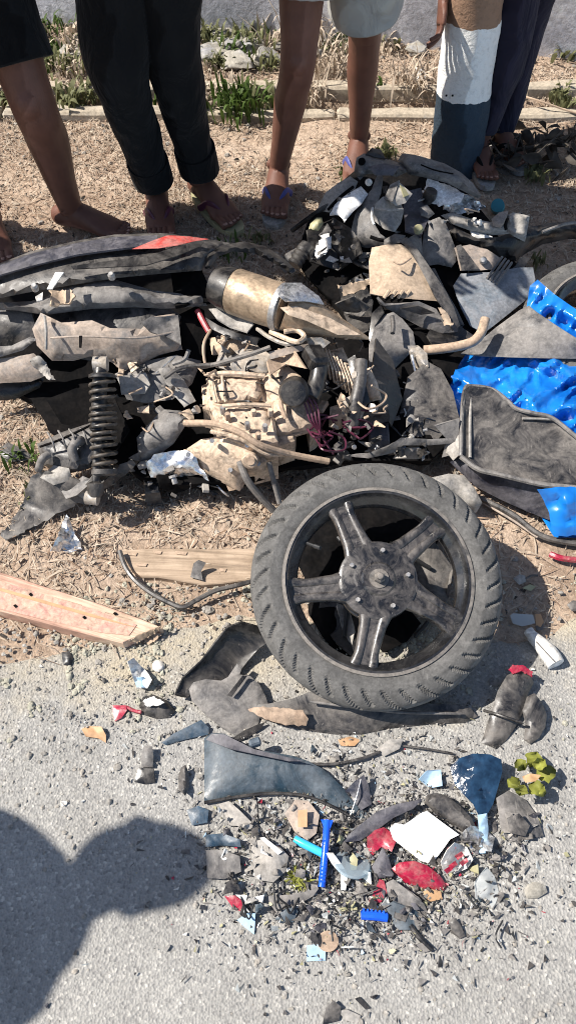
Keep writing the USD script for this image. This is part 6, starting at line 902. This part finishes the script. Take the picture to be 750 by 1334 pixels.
frag('cream_sheet', 'cream curved sheet just under the blue panel edge', 'plastic sheet', [(370, 1060, 1.4), (384, 1042, 2.2), (402, 1044, 2.4), (416, 1062, 2), (412, 1086, 1.4), (400, 1096, 1), (382, 1082, 1.2)], 'dusty_grey_tan', thick=.25, bulge=.9, dent=.4, seed=199); frag('tan_patch', 'tan square patch lying on the cream curved sheet', 'plastic chip', [(388, 1056, 3.5), (400, 1055, 3.7), (400, 1078, 3.2), (388, 1078, 3.1)], 'orange_tan', thick=.12, seed=200)
frag('grey_slab', 'broad pale grey slab in the middle left of the heap', 'plastic shard', [(326, 1098, 1.2), (340, 1094, 2), (366, 1106, 2.2), (376, 1116, 1.8), (372, 1136, 1.2), (356, 1150, .9), (332, 1146, .9), (328, 1118, 1.1)], 'pale_grey_plastic', thick=.3, bulge=.7, dent=.6, seed=201); frag('white_edge', 'white straight edge strip above the pale grey slab', 'plastic strip', [(338, 1092, 2.4), (344, 1091, 2.6), (368, 1110, 2.6), (362, 1114, 2.2)], 'white_plastic', thick=.25, seed=202)
frag('shaded_block', 'grey boxy piece at the shadow edge left of the heap', 'plastic piece', [(268, 1108, 1.6), (290, 1108, 2), (312, 1116, 2), (314, 1136, 1.4), (292, 1146, 1), (270, 1144, .9)], 'grey_plastic', thick=.5, bulge=.5, dent=.3, seed=203); frag('shaded_block', 'ridged dark strip above the grey boxy piece in the shadow', 'plastic piece', [(268, 1088, 1.6), (290, 1086, 2), (312, 1094, 2), (314, 1104, 1.6), (290, 1102, 1.4), (268, 1104, 1.2)], 'dark_blue_paint', thick=.3, bulge=.5, dent=.6, freq=.12, seed=204)
frag('shaded_plate', 'dark plate inside the head shadow left of the heap', 'plastic piece', [(243, 1056, 1.2), (258, 1050, 1.6), (272, 1056, 1.6), (270, 1072, 1.2), (250, 1076, .9)], 'dark_blue_paint', thick=.3, bulge=.6, seed=205)
frag('stone_chip', 'dark flat stone alone right of the heap bottom', 'stone', [(682, 1160, 1), (688, 1152, 1.6), (698, 1149, 1.8), (710, 1154, 1.4), (713, 1163, 1), (700, 1171, .8), (686, 1171, .7)], 'stone', thick=.8, bulge=.7, seed=206); frag('grey_nub', 'dark curved nub below the heap right', 'plastic shard', [(582, 1201, 1), (592, 1196, 1.6), (600, 1206, 1.4), (606, 1220, .9), (598, 1224, .7), (588, 1212, .9)], 'dark_plastic', thick=.4, bulge=.5, seed=207)
frag('long_bracket', 'long dark bent bracket at the lower right of the heap', 'bracket', [(500, 1152, 2.2), (512, 1146, 2.6), (528, 1158, 2.4), (552, 1178, 1.8), (560, 1196, 1.2), (546, 1196, 1.2), (524, 1182, 1.6), (506, 1168, 1.8)], 'grey_plastic', thick=.3, bulge=.5, dent=.8, seed=208); frag('blue_grey_flap', 'dull blue flap under the long dark bent bracket', 'plastic flap', [(494, 1180, 1), (512, 1176, 1.6), (540, 1186, 1.6), (556, 1198, 1), (548, 1212, .8), (520, 1212, .8), (502, 1198, .8)], 'blue_grey_paint', thick=.3, bulge=.7, dent=.6, seed=209)
single('bent_rod', tube([(534, 1206, 1.2), (546, 1222, 1), (563, 1238, .8)], .45), 'black_plastic', 'thick dark rod pointing down right below the heap', 'rod'); frag('rod_end', 'dark block at the end of the thick rod', 'plastic piece', [(540, 1232, .9), (552, 1228, 1.2), (564, 1238, .9), (552, 1242, .7)], 'grey_plastic', thick=.4, seed=210)
frag('clear_film', 'clear wrinkled film strip at the right of the heap', 'plastic film', [(618, 1150, 1), (626, 1138, 1.6), (634, 1130, 2), (644, 1142, 1.6), (650, 1165, 1), (642, 1186, .7), (634, 1172, .9), (620, 1172, .8)], 'clear_plastic', thick=.1, dent=1.4, freq=.12, bulge=.8, seed=211)
frag('pale_blue_scrap', 'pale blue scrap left of the dark blue bag', 'plastic scrap', [(545, 1016, 1), (556, 1004, 1.6), (574, 1003, 1.6), (576, 1024, 1), (560, 1027, .8)], 'pale_blue', thick=.12, dent=.5, seed=212)
frag('white_crumple', 'white and grey crumpled foil under the dark blue bag', 'foil', [(598, 1090, 1.8), (612, 1076, 2.6), (628, 1078, 2.6), (644, 1092, 2), (640, 1110, 1.2), (620, 1108, 1.2), (606, 1104, 1.4)], 'foil', thick=.1, dent=2.2, freq=.13, bulge=1, seed=213)
frag('grey_fan', 'grey folded plates at the right of the dark blue bag', 'plastic piece', [(646, 1040, 2.2), (662, 1030, 2.8), (684, 1042, 2.4), (700, 1064, 1.6), (708, 1090, .9), (684, 1092, 1), (664, 1098, 1), (652, 1080, 1.4)], 'grey_plastic', thick=.3, bulge=1, dent=1.6, freq=.06, seed=214); frag('grey_fan', 'dark folded plate on top of the grey plates', 'plastic piece', [(660, 1066, 3.2), (676, 1060, 3.6), (690, 1076, 3), (684, 1090, 2.2), (664, 1086, 2.4)], 'dark_plastic', thick=.3, bulge=.5, seed=215)
single('twig', tube([(395, 995, 1.2), (430, 996, 1.5), (465, 990, 1.5), (495, 980, 1.2)], .3), 'dark_plastic', 'dark bent twig under the spear shaped strip', 'twig'); frag('grey_scrap', 'small grey scrap at the right end of the dark twig', 'plastic shard', [(490, 976, 1.2), (506, 964, 2), (526, 962, 2), (520, 976, 1.4), (500, 986, .9)], 'pale_grey_plastic', thick=.25, bulge=.4, seed=216); single('twig', tube([(525, 972, 1), (556, 976, 1.4), (590, 982, 1)], .22), 'dark_plastic', 'thin grey twig left of the dark blue bag', 'twig')
frag('orange_scrap', 'orange tan scrap on the road under the wheel strip', 'scrap', [(440, 964, .7), (456, 960, 1), (470, 964, .9), (462, 972, .6), (444, 972, .6)], 'orange_tan', thick=.1, dent=.4, seed=217); frag('dark_wing', 'dark triangular wing right of the blue panel tip', 'plastic shard', [(450, 1030, 1.4), (462, 1018, 2), (474, 1010, 2.2), (480, 1024, 1.8), (484, 1048, 1.2), (470, 1056, 1), (460, 1044, 1.2)], 'navy_black', thick=.3, bulge=.7, dent=.5, seed=218)
single('thin_rod', tube([(455, 1066, 1.2), (464, 1040, 2.6), (470, 1016, 3)], .14), 'steel', 'thin pale metal rod standing over the dark wing', 'rod')
# yellowing leaves at the right
lr = np.random.default_rng(9)
def leafmesh(x, y, L, a, z, seed):
    r = np.random.default_rng(seed); L = L * .82; t = np.linspace(0, 1, 8); w = np.sin(t * math.pi) ** .7 * L * .46 * (1 + .5 * (r.random(8) - .5)); c, s = math.cos(a), math.sin(a); cup = r.uniform(-6, 10); rows = []
    for o in (-1, -.5, 0, .5, 1): rows.append([(x + c * L * q - s * o * ww, y + (s * L * q + c * o * ww) * .9, z + .4 + 2.2 * math.sin(q * 2.8) * r.uniform(.7, 1) + abs(o) * cup * .14 + .5 + r.uniform(-.5, .5)) for q, ww in zip(t, w)])
    R_ = np.array(rows); V = P(R_[..., 0].ravel(), R_[..., 1].ravel(), R_[..., 2].ravel() / 100); F = [f for i in range(4) for j in range(7) for f in ((i * 8 + j, i * 8 + j + 1, i * 8 + j + 9), (i * 8 + j, i * 8 + j + 9, i * 8 + j + 8))]
    return V, np.array(F)
for k, (x, y, L, a, lab) in enumerate(((690, 1000, 30, -1.2, 'topmost yellow green leaf of the clump right of the dark blue bag'), (698, 1012, 34, -.35, 'large yellow green leaf at the right of the leaf clump'), (676, 1014, 24, 2.4, 'yellow green leaf at the left of the leaf clump'), (688, 1022, 30, .5, 'lowest broad leaf of the yellow green clump'), (684, 1004, 24, -2.2, 'curled leaf at the top left of the clump'), (700, 1024, 22, 1.1, 'small leaf at the lower right of the clump'), (682, 1022, 22, 1.9, 'narrow leaf at the lower left of the clump'), (696, 1002, 24, -.8, 'half hidden leaf in the middle of the clump'))):
    single('yellow_leaf', leafmesh(x, y, L, a, .8 + .35 * k, k), 'leaf_yellow', lab, 'leaf', smooth=True)
frag('brown_leaf', 'brown dead leaf lying on the yellow green clump', 'leaf', [(680, 1012, 4.4), (690, 1008, 4.8), (704, 1010, 4.6), (698, 1018, 4.2), (684, 1020, 4)], 'orange_tan', thick=.08, dent=.6, seed=220)
weed(388, 1146, .02, 150, 'leaf_yellow', 'yellow green moss like plant scrap in the litter heap', seed=50, w=.0016, cat='plant scrap', name='plant_scrap', spread=1.3)
# loose chips in and round the heap
def shards(n, region, mats, seed, s0, s1, zmax, names):
    r = np.random.default_rng(seed); poly = Polygon(region); x0, y0, x1, y1 = poly.bounds; k = 0
    while k < n:
        x, y = r.uniform(x0, x1), r.uniform(y0, y1)
        if not poly.contains(shapely.Point(x, y)): continue
        k += 1; s = s0 + (s1 - s0) * r.random() ** 1.8; m_ = r.integers(3, 7); an = np.sort(r.uniform(0, 6.28, m_)); el = r.uniform(.35, 1); ro = r.uniform(0, 3.14); z = r.uniform(.6, zmax); tl = r.uniform(-.09, .09, 2); pts = []
        for a_ in an:
            q = r.uniform(.6, 1) * s; u, v_ = q * math.cos(a_), q * math.sin(a_) * el; X_, Y_ = u * math.cos(ro) - v_ * math.sin(ro), u * math.sin(ro) + v_ * math.cos(ro); pts.append((x + X_, y + Y_, max(.6, z + X_ * tl[0] + Y_ * tl[1])))
        if Polygon([p[:2] for p in pts]).area < 8 or not Polygon([p[:2] for p in pts]).is_valid: continue
        mat, lab = names[r.choice(len(names), p=mats)]; single('plastic_chip', panel(pts, thick=.22, bulge=float(r.choice([.05, .05, .6, 1.0])), dent=float(r.choice([0, .4])), freq=.12, step=max(2.2, s / 3), seed=k), mat, f'small {lab} chip scattered in the litter on the road', 'plastic chip', f'small {lab} chips', smooth=35)
NM = [('dark_plastic', 'dark grey plastic'), ('grey_plastic', 'mid grey plastic'), ('pale_grey_plastic', 'pale grey plastic'), ('navy_black', 'violet black plastic'), ('white_plastic', 'white plastic'), ('khaki_plastic', 'olive plastic'), ('clear_plastic', 'clear plastic'), ('blue_grey_paint', 'blue grey painted')]
pm = [.3, .22, .13, .12, .07, .05, .06, .05]
shards(140, [(285, 1050), (400, 1045), (470, 1075), (520, 1170), (560, 1200), (470, 1240), (400, 1240), (330, 1200), (275, 1150)], pm, 1, 4, 13, 2.2, NM)
shards(82, [(500, 1050), (560, 1030), (690, 1040), (710, 1100), (650, 1190), (560, 1215), (500, 1190)], pm, 2, 4, 12, 2.2, NM)
shards(80, [(290, 1060), (470, 1080), (540, 1180), (500, 1230), (420, 1230), (300, 1180)], [.55, .2, 0, .2, 0, 0, 0, .05], 8, 7, 17, 2.4, NM)
shards(38, [(560, 1040), (700, 1040), (700, 1120), (600, 1200), (540, 1190)], [.5, .25, .05, .15, 0, 0, .05, 0], 9, 6, 15, 2.2, NM)
shards(40, [(380, 960), (620, 950), (700, 980), (560, 1040), (480, 1060)], pm, 3, 3, 9, 1.2, NM)
shards(48, [(20, 860), (240, 850), (260, 1000), (420, 1260), (700, 1240), (740, 860), (660, 760), (740, 760), (745, 1330), (10, 1330)], pm, 4, 2.5, 6, .9, NM)
def crumbs(n, mat, label, seed, s0, s1, cx, cy, sx, sy):
    r = np.random.default_rng(seed); vs = []
    for _ in range(n):
        x, y = r.normal(cx, sx), r.normal(cy, sy); g = P(x, y, .006 + .006 * r.random()); m_ = r.integers(3, 6); an = np.sort(r.uniform(0, 6.28, m_)); L = s0 + (s1 - s0) * r.random() ** 2; el = r.uniform(.3, 1); nn = r.normal(0, .45, 3) + [0, 0, 1]; nn /= np.linalg.norm(nn); u = np.cross(nn, r.normal(size=3)); u /= np.linalg.norm(u); w = np.cross(nn, u)
        top = np.array([g + (u * math.cos(a) + w * math.sin(a) * el) * L * r.uniform(.6, 1) for a in an]); V = np.vstack([top, top - nn * .0015]); F = [(0, j, j + 1) for j in range(1, m_ - 1)] + [(m_, m_ + j + 1, m_ + j) for j in range(1, m_ - 1)]
        for j in range(m_): q = (j + 1) % m_; F += [(j, m_ + j, m_ + q), (j, m_ + q, q)]
        vs.append((V, np.array(F)))
    single('plastic_crumbs', cat_(vs), mat, label, 'crumbs', kind='stuff', smooth=False)
for k, (n, mat, what) in enumerate(((2200, 'dark_plastic', 'black'), (1300, 'grey_plastic', 'grey'), (700, 'pale_grey_plastic', 'pale grey'), (260, 'white_plastic', 'white'), (240, 'clear_plastic', 'clear'), (90, 'red_plastic', 'red'), (60, 'pale_blue', 'pale blue'), (420, 'khaki_plastic', 'olive'))):
    crumbs(n, mat, f'tiny {what} plastic crumbs strewn through the litter heap', 300 + k, .002, .0125 if what in ('black', 'grey', 'clear') else .009, 478, 1120, 105, 66)
for k, (n, mat, what) in enumerate(((700, 'dark_plastic', 'black'), (300, 'pale_grey_plastic', 'pale grey'), (90, 'white_plastic', 'white'))):
    crumbs(n, mat, f'tiny {what} plastic crumbs between the heap and the wheel', 320 + k, .0015, .006, 560, 960, 130, 70); crumbs(n // 2, mat, f'tiny {what} plastic crumbs on the road left of the wheel', 330 + k, .0015, .006, 200, 930, 80, 50)
for k in range(16):
    x, y = lr.uniform(300, 640), lr.uniform(1050, 1220); a = lr.uniform(-1, 1, (3, 2)) * 22; single('wire_bit', tube([(x + q[0], y + q[1], 1 + lr.uniform(0, 1.6)) for q in a], .16, sides=5), 'cable_black', 'short black wire bit among the litter on the road', 'wire', 'black wire bits')
